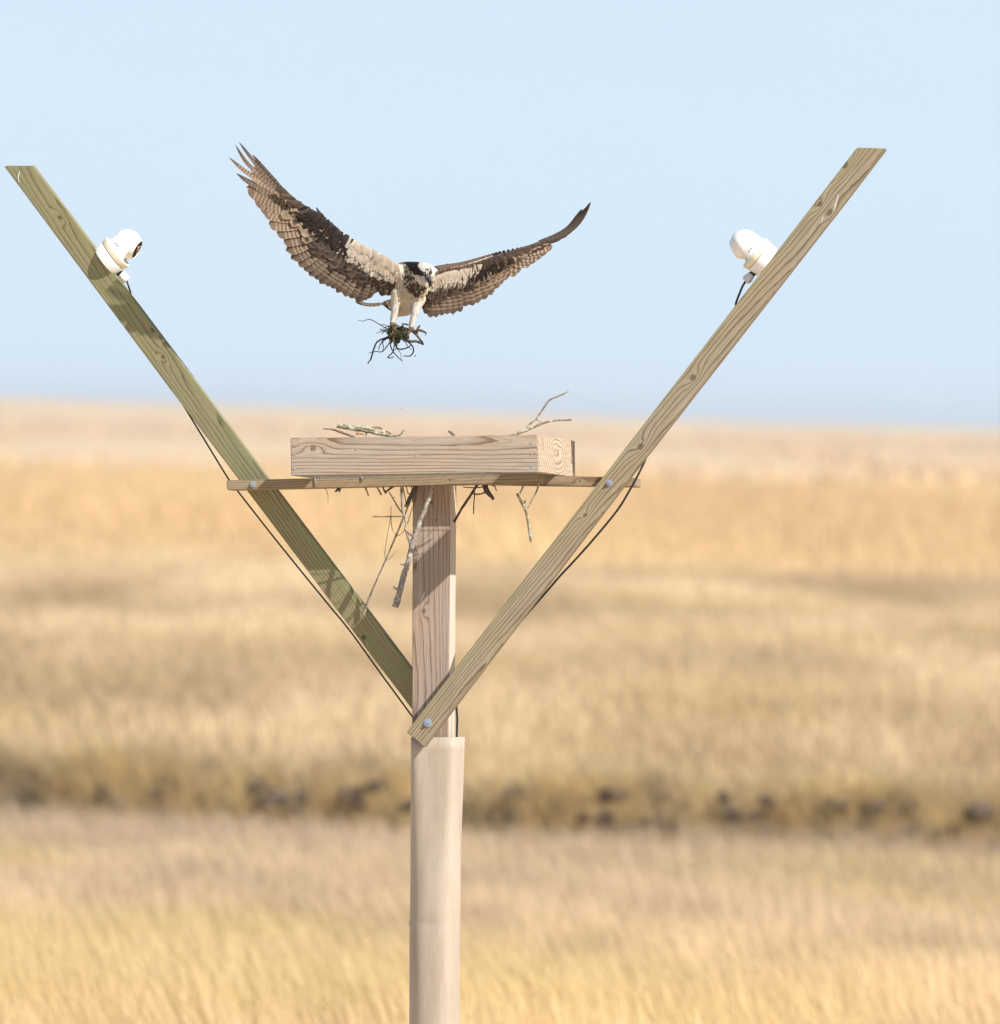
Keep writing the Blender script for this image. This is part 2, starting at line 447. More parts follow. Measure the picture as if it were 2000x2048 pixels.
for (lx0, ly0, lr) in lumps:
    for q_ in range(4):
        cx = lx0 + rng.normal(0, .22); cy = ly0 - lr - rng.uniform(-.15, .3); m = rng.integers(30, 70); a = rng.uniform(0, 2 * pi, m); q = np.sqrt(rng.random(m)) * rng.uniform(.06, .2)
        xs_.append(cx + q * np.cos(a)); ys_.append(cy + q * np.sin(a)); hs_.append(rng.uniform(.25, .65) * rng.uniform(.5, 1.1, m)); ws_.append(rng.uniform(.006, .013, m))
        lxs.append(.9 * q / .3 * np.cos(a) + rng.normal(-.1, .2, m)); lys.append(.6 * q / .3 * np.sin(a) + rng.normal(-.1, .2, m)); cs.append(pal((.62, .47, .25), .2, m))
tag(blades('overhang_tuft_grass', cat_(xs_), cat_(ys_), cat_(hs_), cat_(ws_), (cat_(lxs), cat_(lys)), cat_(cs), GM, 3), 'loose straw tufts growing between the slumped mud blocks', 'grass', kind='stuff')
# wide meadow beyond the bank
x, y = scatter(103.5, 285, 36, pad=9); b = bank_y(x); k = y > b + .8; x, y = x[k], y[k]; n = len(x)
p = vn.f(x * .24, y * .045, 3); p2 = vn2.f(x * .35 + 5, y * .09, 3)
col = lerpc((.44, .335, .212), (.78, .625, .425), np.clip((p - .28) * 2.4, 0, 1))
ol = np.clip((p2 - .5) * 3.5, 0, 1); col = col * (1 - .35 * ol[:, None]) + .35 * ol[:, None] * np.array((.58, .455, .225))[None]
col = np.clip(col * np.exp(rng.normal(0, .08, (n, 1))), .01, .8)
h = .42 * (.6 + .8 * p) * rng.uniform(.7, 1.1, n)
md = blades('meadow_grass', x, y, h, rng.uniform(.018, .035, n), (rng.normal(-.1, .35, n), rng.normal(0, .35, n)), col, GM, 3)
tag(md, 'broad tan marsh meadow between the creek bank and the reeds', 'grass', kind='stuff')
# golden reed bed
x, y = scatter(235, 640, 15, pad=26); edge = 268 + 75 * (vn.f(x * .09, x * 0 + 7, 3) - .5) - x * .4; k = (y > edge) & (rng.random(len(x)) < 1.05 - smooth(400, 640, y + 200 * (vn2.f(x * .05, y * .01, 3) - .5))); x, y = x[k], y[k]; n = len(x)
p = vn.f(x * .10 + 3, y * .018, 3)
col = lerpc((.70, .515, .305), (.80, .60, .345), np.clip((p - .3) * 2.4, 0, 1)); col = np.clip(col * np.exp(rng.normal(0, .07, (n, 1))), .01, .8)
h = (1.75 + .5 * (p - .5)) * rng.uniform(.82, 1.05, n) * (.35 + .65 * smooth(0, 60, y - edge[k])) * (1 - .6 * smooth(380, 640, y))
rd = blades('reed_bed', x, y, h, rng.uniform(.045, .08, n), (rng.normal(-.08, .2, n), rng.normal(0, .15, n)), col, GM, 3)
tag(rd, 'band of tall orange gold reeds far out across the marsh', 'reeds', kind='stuff')
# low far flats and far reeds
x, y = scatter(560, 2300, .12, pad=90); n = len(x)
ok = ~(((np.abs(x + 40) < 32) & (np.abs(y - 1350) < 620)) | ((np.abs(x - 17) < 16) & (np.abs(y - 1350) < 560)) | ((np.abs(x - 60) < 19) & (np.abs(y - 1400) < 400)))
x, y = x[ok], y[ok]; n = len(x)
fr = blades('far_reeds', x, y, rng.uniform(.5, 1.3, n), rng.uniform(.4, .8, n), (rng.normal(0, .1, n), rng.normal(0, .1, n)), pal((.74, .54, .345), .10, n), GM, 2)
tag(fr, 'pale far reeds reaching back to the skyline', 'reeds', kind='stuff')

# ================================================================ nesting platform
av = (R * .988 - F * .155 + U * .013).normalized()
bv = (R * .155 + F * .988 - U * .018).normalized()
bv = (bv - av * bv.dot(av)).normalized()
uv = av.cross(bv).normalized()
OC = W(863, 970, 0) + bv * .071                 # post axis at the top
def B(a, b, u): return OC + av * a + bv * b + uv * u

plat = empty('nesting_platform', Vector((OC.x, OC.y, 0)),
             'wooden bird nesting platform with open box on a post and two long V braces', 'nest platform')

def board(name, poly, P, n, thick, mat, along, parent=plat, bev=.0025):
    """poly: photo outline of the front face; plane (P,n); extruded `thick` metres along n."""
    n = n.normalized()
    pts = [ray_plane(px, py, P, n) for px, py in poly]
    X = (ray_plane(*along[1], P, n) - ray_plane(*along[0], P, n)).normalized()
    Y = n.cross(X).normalized()
    Y = -Y if Y.dot(uv) < 0 else Y
    Z = X.cross(Y)
    O = sum(pts, Vector()) / len(pts)
    mw = Matrix((X, Y, Z)).transposed().to_4x4(); mw.translation = O
    inv = mw.inverted(); s = 1 if Z.dot(n) > 0 else -1
    loc = [inv @ p for p in pts]
    bm = bmesh.new()
    f1 = [bm.verts.new((q.x, q.y, 0)) for q in loc]; f2 = [bm.verts.new((q.x, q.y, s * thick)) for q in loc]
    m = len(loc); bm.faces.new(f1); bm.faces.new(f2[::-1])
    for i in range(m): bm.faces.new((f1[i], f1[(i + 1) % m], f2[(i + 1) % m], f2[i]))
    bmesh.ops.recalc_face_normals(bm, faces=bm.faces)
    bmesh.ops.bevel(bm, geom=list(bm.edges), offset=bev, segments=2, affect='EDGES')
    return bm_obj(name, bm, mat, parent, True, mw, 30)

G_L, G_D = (.33, .29, .18), (.155, .115, .06)
def kl(px, py, brd):      # photo pixel -> local board coords
    n = brd.matrix_basis.to_3x3().col[2]
    q = brd.matrix_basis.inverted() @ ray_plane(px, py, brd.matrix_basis.translation, n); return q.x, q.y
def paint(brd, mk, ks, **kw):
    brd.data.materials.clear(); brd.data.materials.append(mk(knots=[(*kl(px, py, brd), s) for px, py, s in ks], **kw))

# post
post_dir = (W(863, 970) - W(859.5, 1475)).normalized()
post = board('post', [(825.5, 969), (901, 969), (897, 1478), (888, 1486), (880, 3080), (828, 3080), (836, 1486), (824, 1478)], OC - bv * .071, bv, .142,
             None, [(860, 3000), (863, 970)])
paint(post, lambda **k: wood('post_wood', (.42, .32, .25), (.17, .10, .07), (.085, -.09), 88, seed=3, grey=.35, tilt=.012, ring=.6, side_lit=(.60, .52, .44), **k),
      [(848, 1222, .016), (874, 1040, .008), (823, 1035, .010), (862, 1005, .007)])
# braces
kz = .091 / (412 * MPP)
nL = bv + uv * (-kz); nR = bv + uv * (kz)
# plane b = b0 + k*u  ->  normal = bv - k*uv
PL = B(0, -.02, 0); nL = bv + uv * kz
PR = B(0, -.058, 0); nR = bv - uv * (.091 / (464 * MPP))
brl = board('brace', [(8, 332.6), (66.5, 332.6), (388, 760), (535, 956), (825, 1340), (872, 1402), (842, 1442), (825, 1420), (477, 959), (326.5, 760)],
            PL, nL, .038, None, [(825, 1380), (38, 332)])
paint(brl, lambda **k: wood('green_brace_wood', G_L, (.105, .075, .035), (.055, -.05), 104, seed=1, green=.55, gcol=(.235, .262, .118), grey=.12, top=.026, **k),
      [(728, 1274, .016), (326, 714, .014), (55, 400, .012), (120, 435, .014), (306, 660, .010)])
brl['label'] = 'long brace leaning left, greener with algae'
brr = board('brace', [(1714, 295), (1771.8, 297), (1690, 404), (1279, 930), (1044, 1237), (848, 1494), (813, 1464), (985, 1240), (1224.5, 930)],
            PR, nR, .038, None, [(835, 1470), (1742, 296)])
paint(brr, lambda **k: wood('tan_brace_wood', (.35, .285, .20), (.115, .072, .038), (-.045, -.05), 96, seed=9, green=.14, gcol=(.24, .25, .10), grey=.15, top=.032, tilt=.028, **k),
      [(1386, 755, .020), (1640, 408, .017), (1281, 893, .022), (1690, 330, .022), (1170, 1030, .014), (1660, 425, .014)])
brr['label'] = 'long brace leaning right, tan and rough at its top end'
# beams under the box
fb = board('cross_beam', [(453, 960.7), (1079, 946), (1079, 966), (454, 980.3)], B(0, -.16, 0), bv, .139, None, [(453, 970), (1079, 956)])
paint(fb, lambda **k: wood('beam_wood', (.37, .28, .185), (.17, .11, .06), (.06, -.04), 110, seed=5, green=.12, grey=.2, ring=.7, **k), [(900, 960, .01)])
rb = board('cross_beam', [(640, 947), (1105, 950.7), (1271, 956), (1271, 974), (1091, 971.5), (640, 965)], B(0, .02, 0), bv, .14, None, [(640, 956), (1271, 965)])
paint(rb, lambda **k: wood('beam_wood_rear', (.35, .265, .17), (.17, .11, .06), (.02, -.06), 85, seed=12, grey=.15, **k), [(1160, 962, .008)])
# box
LT, RT = (.50, .405, .32), (.19, .11, .07)
FRONT_B = .071 - .4665 - .071
PF = B(0, FRONT_B, 0)
front = board('box_board', [(580.7, 875.8), (1073.8, 869.8), (1076.8, 944.9), (582.3, 951.5)], PF, bv, .038, None, [(581, 913), (1075, 907)])
paint(front, lambda **k: wood('box_wood', LT, RT, (.05, -.05), 84, seed=4, grey=.35, green=.07, tilt=.012, ring=.75, **k),
      [(625, 896, .022), (711, 900, .007), (830, 912, .005)])
front['label'] = 'front board of the box with a knot and screw heads'
cFL = front.matrix_basis.translation
fw = .46; tz = (ray_plane(827, 872.8, PF, bv) - OC).dot(uv); bz = (ray_plane(829, 948, PF, bv) - OC).dot(uv)
aL = (ray_plane(581.5, 914, PF, bv) - OC).dot(av); aR = (ray_plane(1075.3, 908, PF, bv) - OC).dot(av)
def lbox(name, a0, a1, b0, b1, u0, u1, mat, parent=plat, axis='a', bev=.002):
    c = B((a0 + a1) / 2, (b0 + b1) / 2, (u0 + u1) / 2)
    ax = {'a': (av, uv, -bv), 'b': (bv, uv, av), 'u': (uv, -av, -bv)}[axis]
    ext = {'a': ((a1 - a0), (u1 - u0), (b1 - b0)), 'b': ((b1 - b0), (u1 - u0), (a1 - a0)), 'u': ((u1 - u0), (a1 - a0), (b1 - b0))}[axis]
    X, Y = ax[0], ax[1]; Z = X.cross(Y)
    mw = Matrix((X, Y, Z)).transposed().to_4x4(); mw.translation = c
    bm = bmesh.new(); bmesh.ops.create_cube(bm, size=1)
    for v_ in bm.verts: v_.co = Vector((v_.co.x * ext[0], v_.co.y * ext[1], v_.co.z * ext[2]))
    bmesh.ops.bevel(bm, geom=list(bm.edges), offset=bev, segments=2, affect='EDGES')
    return bm_obj(name, bm, mat, parent, True, mw, 30)
BD = .933
side_m = wood('side_board_wood', (.56, .465, .35), (.27, .165, .085), (.012, .028), 70, seed=21, grey=.15, tilt=.30, ring=.9,
              knots=[(.05, .012, .030), (.38, -.01, .022)])
back_m = wood('back_board_wood', LT, RT, (.0, -.05), 80, seed=31, grey=.3)
sr = lbox('box_board', aR - .040, aR - .002, FRONT_B + .039, FRONT_B + BD - .039, bz + .001, tz + .001, side_m, axis='b')
sr['label'] = 'sunlit right side board of the box with curved grain'
lbox('box_board', aL + .002, aL + .040, FRONT_B + .039, FRONT_B + BD - .039, bz + .001, tz - .001, back_m, axis='b')
lbox('box_board', aL, aR, FRONT_B + BD - .038, FRONT_B + BD, bz, tz - .001, back_m)
galv = plain('galvanised_steel', (.55, .58, .63), .38, .5, .85, .35, 300)
steel_d = plain('weathered_nail', (.34, .33, .33), .5, .5, .7, .4, 400)
# open wire mesh floor stapled under the box
sp_ = []
for q in np.arange(aL + .03, aR - .02, .05): sp_.append(([B(q, FRONT_B + .01, bz - .0015), B(q, FRONT_B + BD - .01, bz - .0015)], [.0008]))
for q in np.arange(FRONT_B + .03, FRONT_B + BD - .02, .05): sp_.append(([B(aL + .01, q, bz - .0005), B(aR - .01, q, bz - .0005)], [.0008]))
tubes('wire_mesh', sp_, steel_d, plat, 4, 1)
def bolt(px, py, P, n, r, parent, name='bolt'):
    n = n.normalized(); c = ray_plane(px, py, P, n)
    Z = -n; X = Z.orthogonal().normalized(); Y = Z.cross(X)
    mw = Matrix((X, Y, Z)).transposed().to_4x4(); mw.translation = c + Z * .0002
    bm = bmesh.new()
    def cyl(r1, r2, z0, z1, s): 
        a = bmesh.ops.create_cone(bm, cap_ends=True, segments=s, radius1=r1, radius2=r2, depth=z1 - z0)
        for v_ in a['verts']: v_.co.z += (z0 + z1) / 2
    cyl(r, r * .97, -.001, .0025, 24); cyl(r * .62, r * .6, .0025, .009, 6); cyl(r * .3, r * .22, .009, .016, 10)
    return bm_obj(name, bm, galv, parent, True, mw, 30)
bolt(506.5, 968.5, B(0, -.16, 0), bv, .0125, fb)
bolt(1219, 966, PR, nR, .0125, brr)
bolt(856, 1446, PR, nR, .0165, brr)
bolt(735, 1500, B(9, 9, 9), bv, .001, fb) if False else None
for (px, py) in ((588, 889.5), (588.5, 909), (588.5, 938), (1062.5, 887), (1063, 908.5), (1063, 932.5)):
    n_ = -bv; c_ = ray_plane(px, py, PF, bv)
    mw = Matrix((av, uv, av.cross(uv))).transposed().to_4x4(); mw.translation = c_ - bv * .0006
    bm = bmesh.new(); bmesh.ops.create_cone(bm, cap_ends=True, segments=12, radius1=.0052, radius2=.0042, depth=.002)
    bm_obj('screw_head', bm, galv, front, True, mw, 30)
Pb = B(0, -.16, 0)
for (px, y0, y1) in ((630.5, 952.5, 976), (724, 951, 963)):
    tubes('fence_staple', [([ray_plane(px - 1, y0, Pb, bv) - bv * .002, ray_plane(px, (y0 + y1) / 2, Pb, bv) - bv * .004, ray_plane(px, y1, Pb, bv) - bv * .002], [.0022, .0022, .0018])], steel_d, fb, 6)
# droppings
chalk = plain('chalky_dropping', (.58, .56, .51), .8, .2, 0, .15, 200)
def drop(pts, P, n, parent, r):
    tubes('dropping_streak', [([ray_plane(x_, y_, P, n) + n.normalized() * .0008 for x_, y_ in pts], r)], chalk, parent, 8, 4, .12)
drop([(849, 1184), (845, 1194), (841, 1204)], OC - bv * .071, bv, post, [.0015, .003, .0022])
drop([(39, 343), (36, 354), (38, 364)], PL, nL, brl, [.002, .0032, .0018])
drop([(1676, 388), (1674, 399), (1670, 411), (1667, 421)], PR, nR, brr, [.0015, .0022, .003, .0018])
drop([(1646, 430), (1644, 440), (1641, 447)], PR, nR, brr, [.001, .002, .001])
drop([(619.5, 889), (619, 896), (619, 904)], PF, bv, front, [.001, .0016, .0012])

# predator guard: a sheet wrapped round the lower post
def rpoly(P, r, k=7):
    out = []; m = len(P)
    for i in range(m):
        p0, p, p1 = Vector(P[i - 1]), Vector(P[i]), Vector(P[(i + 1) % m])
        d0 = (p0 - p).normalized(); d1 = (p1 - p).normalized()
        ang = d0.angle(d1); L = min(r[i] / math.tan(ang / 2), .46 * (p0 - p).length, .46 * (p1 - p).length)
        a, b_ = p + d0 * L, p + d1 * L
        for j in range(k):
            q = j / (k - 1); out.append(a * (1 - q) ** 2 + p * 2 * q * (1 - q) + b_ * q * q)
    return out
Pg = B(0, -.0745, 0)
yy_ = [1475, 1500, 1540, 1590, 1640, 1700, 1760, 1815, 1838, 1845, 1852, 1880, 1950, 2048, 2200, 2500, 2750]
lx_ = np.interp(yy_, [1475, 1752, 1838, 1845, 1853, 2048, 2750], [822, 820.8, 819.5, 817.3, 819.2, 818.3, 815])
rx_ = np.interp(yy_, [1475, 1560, 1677, 1877, 2048, 2750], [929.5, 927, 922.5, 920, 919, 917])
ex_ = np.interp(yy_, [1475, 1540, 1640, 1760, 1950], [9.0, 6.5, 4.2, 3.0, 2.6])
hb_ = np.interp(yy_, [1475, 1760], [.090, .104])
GV = []; npg = 72
for i, yv in enumerate(yy_):
    pl_ = ray_plane(lx_[i], yv, B(0, 0, 0), bv); pr_ = ray_plane(rx_[i], yv, B(0, 0, 0), bv)
    uu = (pl_ - OC).dot(uv); aL_ = (pl_ - OC).dot(av); aR_ = (pr_ - OC).dot(av)
    th = np.linspace(0, 2 * pi, npg, endpoint=False); e2 = 2 / ex_[i]
    ca = np.sign(np.cos(th)) * np.abs(np.cos(th)) ** e2; sb = np.sign(np.sin(th)) * np.abs(np.sin(th)) ** e2 * hb_[i]
    # a loose flap: the right rear of the sheet stands off a little near the top
    fl = np.clip(1 - (yv - 1475) / 260, 0, 1) * .012 * (ca > .3) * (sb > 0)
    ha, ac = (aR_ - aL_) / 2, (aR_ + aL_) / 2
    for _ in range(12):
        pj = ac + ha * ca + fl + .157 * sb; k = (aR_ - aL_) / (pj.max() - pj.min()); ha *= k
        pj = ac + ha * ca + fl + .157 * sb; ac += (aR_ + aL_) / 2 - (pj.max() + pj.min()) / 2
    for j in range(npg):
        d1 = .0035 * (vn.f(np.array([j * .16]), np.array([yv / 70.]), 3)[0] - .5) * min(1, (yv - 1475) / 60)
        d2 = -.004 * math.exp(-((yv - 1846) / 7) ** 2) * max(0, -math.sin(th[j])) * (1 if math.cos(th[j]) < .1 else .15)
        GV.append(B(ac + ha * ca[j] * (1 + d1 * 6) + fl[j], sb[j] * (1 + (d1 + d2) * 9), uu))
GF = [(i * npg + j, i * npg + (j + 1) % npg, (i + 1) * npg + (j + 1) % npg, (i + 1) * npg + j) for i in range(len(yy_) - 1) for j in range(npg)]
t = NT('guard_sheet'); v = t.coord('Object')
sn = t.noise(t.scale(v, (14, 14, 2.2)), 1, 5, .65); sn2 = t.noise(t.scale(v, (90, 90, 14)), 1, 3, .6); sn3 = t.noise(v, 150, 2, .5)
c = t.ramp(sn, [(.3, (.37, .30, .235)), (.55, (.42, .35, .28)), (.8, (.47, .405, .34))])
c = t.mix(t.ramp(sn2, [(.58, 0.0), (.78, .22)]), c, (.56, .50, .44)); sn4 = t.noise(t.scale(v, (30, 30, 5), (3, 1, 2)), 1, 5, .7)
c = t.mix(t.ramp(sn4, [(.55, 0.0), (.75, .5)]), c, (.27, .215, .165))
c = t.mix(t.ramp(sn3, [(.73, 0.0), (.78, .6)]), c, (.22, .15, .10))
t.bump(sn, .25, .006)
guard = mesh_obj('post_guard', GV, GF, t.fin(c, .55, .35), plat, sharp=50)
sd = guard.modifiers.new('thickness', 'SOLIDIFY'); sd.thickness = .0018; sd.offset = 1
guard['label'] = 'beige sheet guard wrapped around the lower post'

# ================================================================ security cameras
white = plain('white_plastic', (.80, .80, .80), .35, .5); cream = plain('cream_gasket_plastic', (.74, .68, .52), .45, .4)
gasket = plain('black_gasket', (.02, .02, .02), .5, .4); glass = plain('black_lens_glass', (.004, .003, .003), .35, .02)
amber = plain('lens_glint', (.30, .14, .05), .25, .5); grey_pl = plain('grey_gland_plastic', (.60, .60, .62), .4, .4); inkm = plain('grey_ink', (.09, .09, .10), .6, .3)
def lathe(name, prof, mw, mat, parent, seg=56, bis=None, sharp=32, cap=True):
    bm = bmesh.new(); rings = []
    for h_, r_ in prof:
        rings.append([bm.verts.new((r_ * math.cos(2 * pi * k / seg), r_ * math.sin(2 * pi * k / seg), h_)) for k in range(seg)])
    for a_, b_ in zip(rings, rings[1:]):
        for k in range(seg): bm.faces.new((a_[k], a_[(k + 1) % seg], b_[(k + 1) % seg], b_[k]))
    if cap: bm.faces.new(rings[0][::-1]); bm.faces.new(rings[-1])
    if bis:
        for co, no in bis:
            r_ = bmesh.ops.bisect_plane(bm, geom=bm.verts[:] + bm.edges[:] + bm.faces[:], plane_co=co, plane_no=no, clear_outer=True)
            if cap:
                es = [e for e in r_['geom_cut'] if isinstance(e, bmesh.types.BMEdge)]
                bmesh.ops.contextual_create(bm, geom=es)
    bmesh.ops.recalc_face_normals(bm, faces=bm.faces)
    return bm_obj(name, bm, mat, parent, True, mw, sharp)
mm = .001
def security_camera(base_px, ax2, sgn, off, tiltv, n_loc, label, gl_px, mark):
    """ax2: image direction of the mount axis; sgn: which way the lens side lies."""
    Zc = (R * ax2[0] - U * ax2[1] - F * tiltv).normalized()
    Xc = (R * (-ax2[1] * sgn) - U * (ax2[0] * sgn))      # towards the lens side
    Xc = (Xc - Zc * Xc.dot(Zc)).normalized(); Yc = Zc.cross(Xc)
    O = W(*base_px, off)
    mw = Matrix((Xc, Yc, Zc)).transposed().to_4x4(); mw.translation = O
    root = empty('security_camera', O, label, 'camera', 'turret cameras on the two braces')
    lathe('mount_base', [(0, 60 * mm), (1 * mm, 63 * mm), (38 * mm, 66 * mm), (40 * mm, 65 * mm), (41 * mm, 63 * mm)], mw, white, root)
    lathe('base_seam', [(40.5 * mm, 62.5 * mm), (43 * mm, 62.5 * mm)], mw, gasket, root)
    lathe('cover_ring', [(42.2 * mm, 64 * mm), (43.5 * mm, 66.5 * mm), (58 * mm, 68 * mm), (61 * mm, 67.5 * mm), (61.5 * mm, 60 * mm)], mw, cream, root)
    n_ = Vector(n_loc).normalized(); Cb = Vector((0, 0, 108 * mm))
    # outer shell, open towards the lens
    prof = [(61 * mm, 64 * mm), (64 * mm, 64 * mm), (67 * mm, 60 * mm), (85 * mm, 58.5 * mm), (106 * mm, 57.5 * mm)]
    prof += [((106 + 57.5 * math.sin(a)) * mm, 57.5 * math.cos(a) * mm) for a in np.linspace(.1, 1.35, 10)]
    lathe('turret_shell', prof, mw, white, root, bis=[(Vector((33 * mm, 0, 84 * mm)), Vector((.9, 0, .33)))], cap=False)
    # ball with the flat lens window
    bp = [((108 + 55 * math.sin(a)) * mm, 55 * math.cos(a) * mm) for a in np.linspace(-1.52, 1.52, 30)]
    q = n_.to_track_quat('Z', 'Y').to_matrix().to_4x4()
    mb = mw @ Matrix.Translation(Cb) @ q
    bp2 = [(55 * mm * math.sin(a), 55 * mm * math.cos(a)) for a in np.linspace(-1.54, .80, 30)]
    bp2 += [(43 * mm, 37.5 * mm), (44 * mm, 36.5 * mm), (41 * mm, 35.5 * mm)]
    ball = lathe('camera_ball', bp2, mb, white, root)
    lathe('lens_window', [(40 * mm, 35.4 * mm), (42.6 * mm, 35.2 * mm), (43 * mm, 30 * mm), (43.2 * mm, 6 * mm)], mb, glass, root)
    lathe('lens', [(43 * mm, 11 * mm), (44.5 * mm, 10.5 * mm), (44.5 * mm, 8 * mm), (43.4 * mm, 7.5 * mm)], mb @ Matrix.Translation((5 * mm, 4 * mm, 0)), amber, root)
    for k in (-1, 1):
        lathe('led_dot', [(43 * mm, 3.2 * mm), (44 * mm, 2.5 * mm)], mb @ Matrix.Translation((17 * mm, k * 14 * mm, 0)), grey_pl, root, seg=12)
    # ink marks on the shell, too small to read
    for k in range(4):
        ph = mark + k * .095; rr_ = 58.6 * mm
        hh = (84 + (k % 2) * 1.0) * mm
        tubes('printed_mark', [([mw @ Vector((rr_ * math.cos(ph), rr_ * math.sin(ph), hh - 2.8 * mm)), mw @ Vector((rr_ * math.cos(ph + .03 * (-1) ** k), rr_ * math.sin(ph + .03 * (-1) ** k), hh + 2.8 * mm))], [1.1 * mm, 1.1 * mm])], inkm, root, 6, 1)
    # cable gland
    g0 = W(*gl_px[0], off - .005); g1 = W(*gl_px[1], off - .005); gz = (g1 - g0).normalized(); gxx = gz.orthogonal().normalized()
    mg = Matrix((gxx, gz.cross(gxx), gz)).transposed().to_4x4(); mg.translation = g0; L = (g1 - g0).length
    lathe('gland_seal', [(-.012, .0125), (.001, .0125)], mg, gasket, root, seg=20)
    gl = lathe('cable_gland', [(0, .011), (.002, .0155), (.007, .0155), (.008, .013), (.010, .013), (.011, .0175), (L * .8, .0175), (L, .013)], mg, grey_pl if sgn < 0 else white, root, seg=10, sharp=25)
    return root, g1, gz
def brace_off(px, py, P, n, extra): return (ray_plane(px, py, P, n) - EYE).dot(F) - D + extra
LBX = (170 + 462 / 11.47, 440 + 960 / 11.47); RBX = (1440 + 1080 / 11.47, 440 + 970 / 11.47)
OFF_L = brace_off(*LBX, PL, nL, .019 + .020); OFF_R = brace_off(*RBX, PR, nR, .019 + .012)
cl, cl_end, cl_dir = security_camera((170 + 462 / 11.47, 440 + 960 / 11.47), (.79, -.61), 1, OFF_L, .16, (.9, -.16, .43),
    'white turret camera on the left brace, its black lens side turned right', [(241, 547.5), (254, 561)], -2.1)
cr, cr_end, cr_dir = security_camera((1440 + 1080 / 11.47, 440 + 970 / 11.47), (-.79, -.61), -1, OFF_R, .10, (.9, -.35, .43),
    'white turret camera on the right brace, lens turned away and black dot on its seam', [(1503.5, 549), (1490.5, 563)], 1.35)
# small black plug on the right camera seam
pc = W(1440 + 808 / 11.47, 440 + 822 / 11.47, OFF_R - .066)
bm = bmesh.new(); bmesh.ops.create_uvsphere(bm, u_segments=12, v_segments=8, radius=.0033)
bm_obj('seam_plug', bm, gasket, cr, True, Matrix.Translation(pc))

# ---- cables
cabm = plain('black_cable', (.012, .012, .014), .45, .4)
def cb(px, py, P, n, db): return ray_plane(px, py, P + bv * db, n)
tag(tubes('camera_cable', [([cl_end - cl_dir * .004] + [cb(x_, y_, PL, nL, d_) for x_, y_, d_ in ((257, 572, .02), (262, 588, .036), (264, 600, .050), (262, 620, .052), (268, 655, .048), (300, 707, .046), (343, 772, .046),
     (400, 865, .046), (457, 958, .048), (476, 983, .048), (560, 1090, .046), (655, 1207, .045), (700, 1262, .048), (760, 1345, .048), (815, 1420, .05), (850, 1470, .06))], [.0034])], cabm, None, 8, 8),
    'thin black cable from the left camera down behind the greener brace', 'cable')
tag(tubes('camera_cable', [([cr_end - cr_dir * .004] + [cb(x_, y_, PR, nR, d_) for x_, y_, d_ in ((1485, 573, .02), (1478, 590, .032), (1472, 606, .048), (1469, 622, .052), (1440, 690, .05), (1360, 800, .048), (1300, 900, .046), (1288, 926, .036),
     (1275, 952, .024), (1262, 976, .024), (1235, 1020, .024), (1190, 1075, .024), (1150, 1120, .026), (1120, 1152, .03), (1090, 1187, .044), (1000, 1290, .046), (935, 1365, .06), (914.5, 1402, .12), (914.5, 1440, .14), (913, 1490, .14))], [.0042])], cabm, None, 8, 8),
    'black cable from the right camera looping below the tan brace', 'cable')

# ================================================================ sticks
def bark(name, light, dark, sc=90, lich=0.0):
    t = NT(name); v = t.coord('Object'); n1 = t.noise(v, sc, 5, .65); n2 = t.noise(v, sc * .35, 3, .6)
    c = t.mix(t.ramp(n1, [(.35, 0.0), (.68, 1.0)]), light, dark)
    if lich: c = t.mix(t.math('MULTIPLY', t.ramp(n2, [(.52, 0.0), (.60, 1.0)]), lich), c, (.52, .53, .44))
    t.bump(n1, .5, .002); return t.fin(c, .85, .2)
BK = {'grey': bark('grey_bark', (.40, .35, .31), (.13, .10, .085), 110, .4), 'lichen': bark('lichen_bark', (.36, .30, .19), (.10, .08, .05), 120, .9),
      'brown': bark('brown_bark', (.26, .19, .13), (.09, .06, .045)), 'dark': bark('dark_bark', (.12, .085, .065), (.045, .033, .028)),
      'tan': bark('bare_wood', (.52, .38, .24), (.26, .17, .10))}
PXM = MPP
def stick(label, mat, specs, off, name='dead_stick', cat='stick', sides=9, group=None):
    """specs: list of (photo points, radii in photo px); off depth or (off0, off1)"""
    o0, o1 = off if isinstance(off, tuple) else (off, off)
    sp = []
    allp = [p for s_, _ in specs for p in s_]; ymin = min(p[1] for p in allp); ymax = max(p[1] for p in allp)
    for pts, rad in specs:
        P3 = [W(p[0], p[1], (p[2] if len(p) > 2 else o0 + (o1 - o0) * (p[1] - ymin) / max(1, ymax - ymin))) for p in pts]
        sp.append((P3, [r_ * PXM for r_ in rad]))
    o = tubes(name, sp, BK[mat], None, sides, 4, .16, .14)
    return tag(o, label, cat, group)
lg = stick('thick lichen covered stick lying on top of the box at its left', 'lichen',
      [([(673.8, 850.5), (700, 855.5), (727, 860), (753, 866), (780, 871), (797, 870.5), (803, 867), (808, 860)], [4.8, 5.2, 4.6, 4.2, 3.2, 2.0, 1.8, 1.5]),
       ([(728, 860), (733, 866), (731, 873)], [2, 1.6, 1.5])], -.30)
for k in range(46):      # lichen crust flakes along the log
    pass
LV, LF = [], []
for k in range(60):
    q = random.random(); cx = 690 + 100 * q; cy = 852 + 17 * q - 4.4 + random.uniform(-1, 3)
    c0 = W(cx, cy, -.308 + random.uniform(0, .006)); r0 = random.uniform(.002, .005)
    b0 = len(LV); n = 6; nn = Vector((random.uniform(-.6, .6), random.uniform(-1, -.1), random.uniform(.2, 1))).normalized(); a_ = nn.orthogonal().normalized(); b_ = nn.cross(a_)
    for j in range(n): LV.append(c0 + (a_ * math.cos(j * 2 * pi / n) + b_ * math.sin(j * 2 * pi / n)) * r0 * random.uniform(.6, 1.2) + nn * random.uniform(0, .003))
    LF.append(tuple(range(b0, b0 + n)))
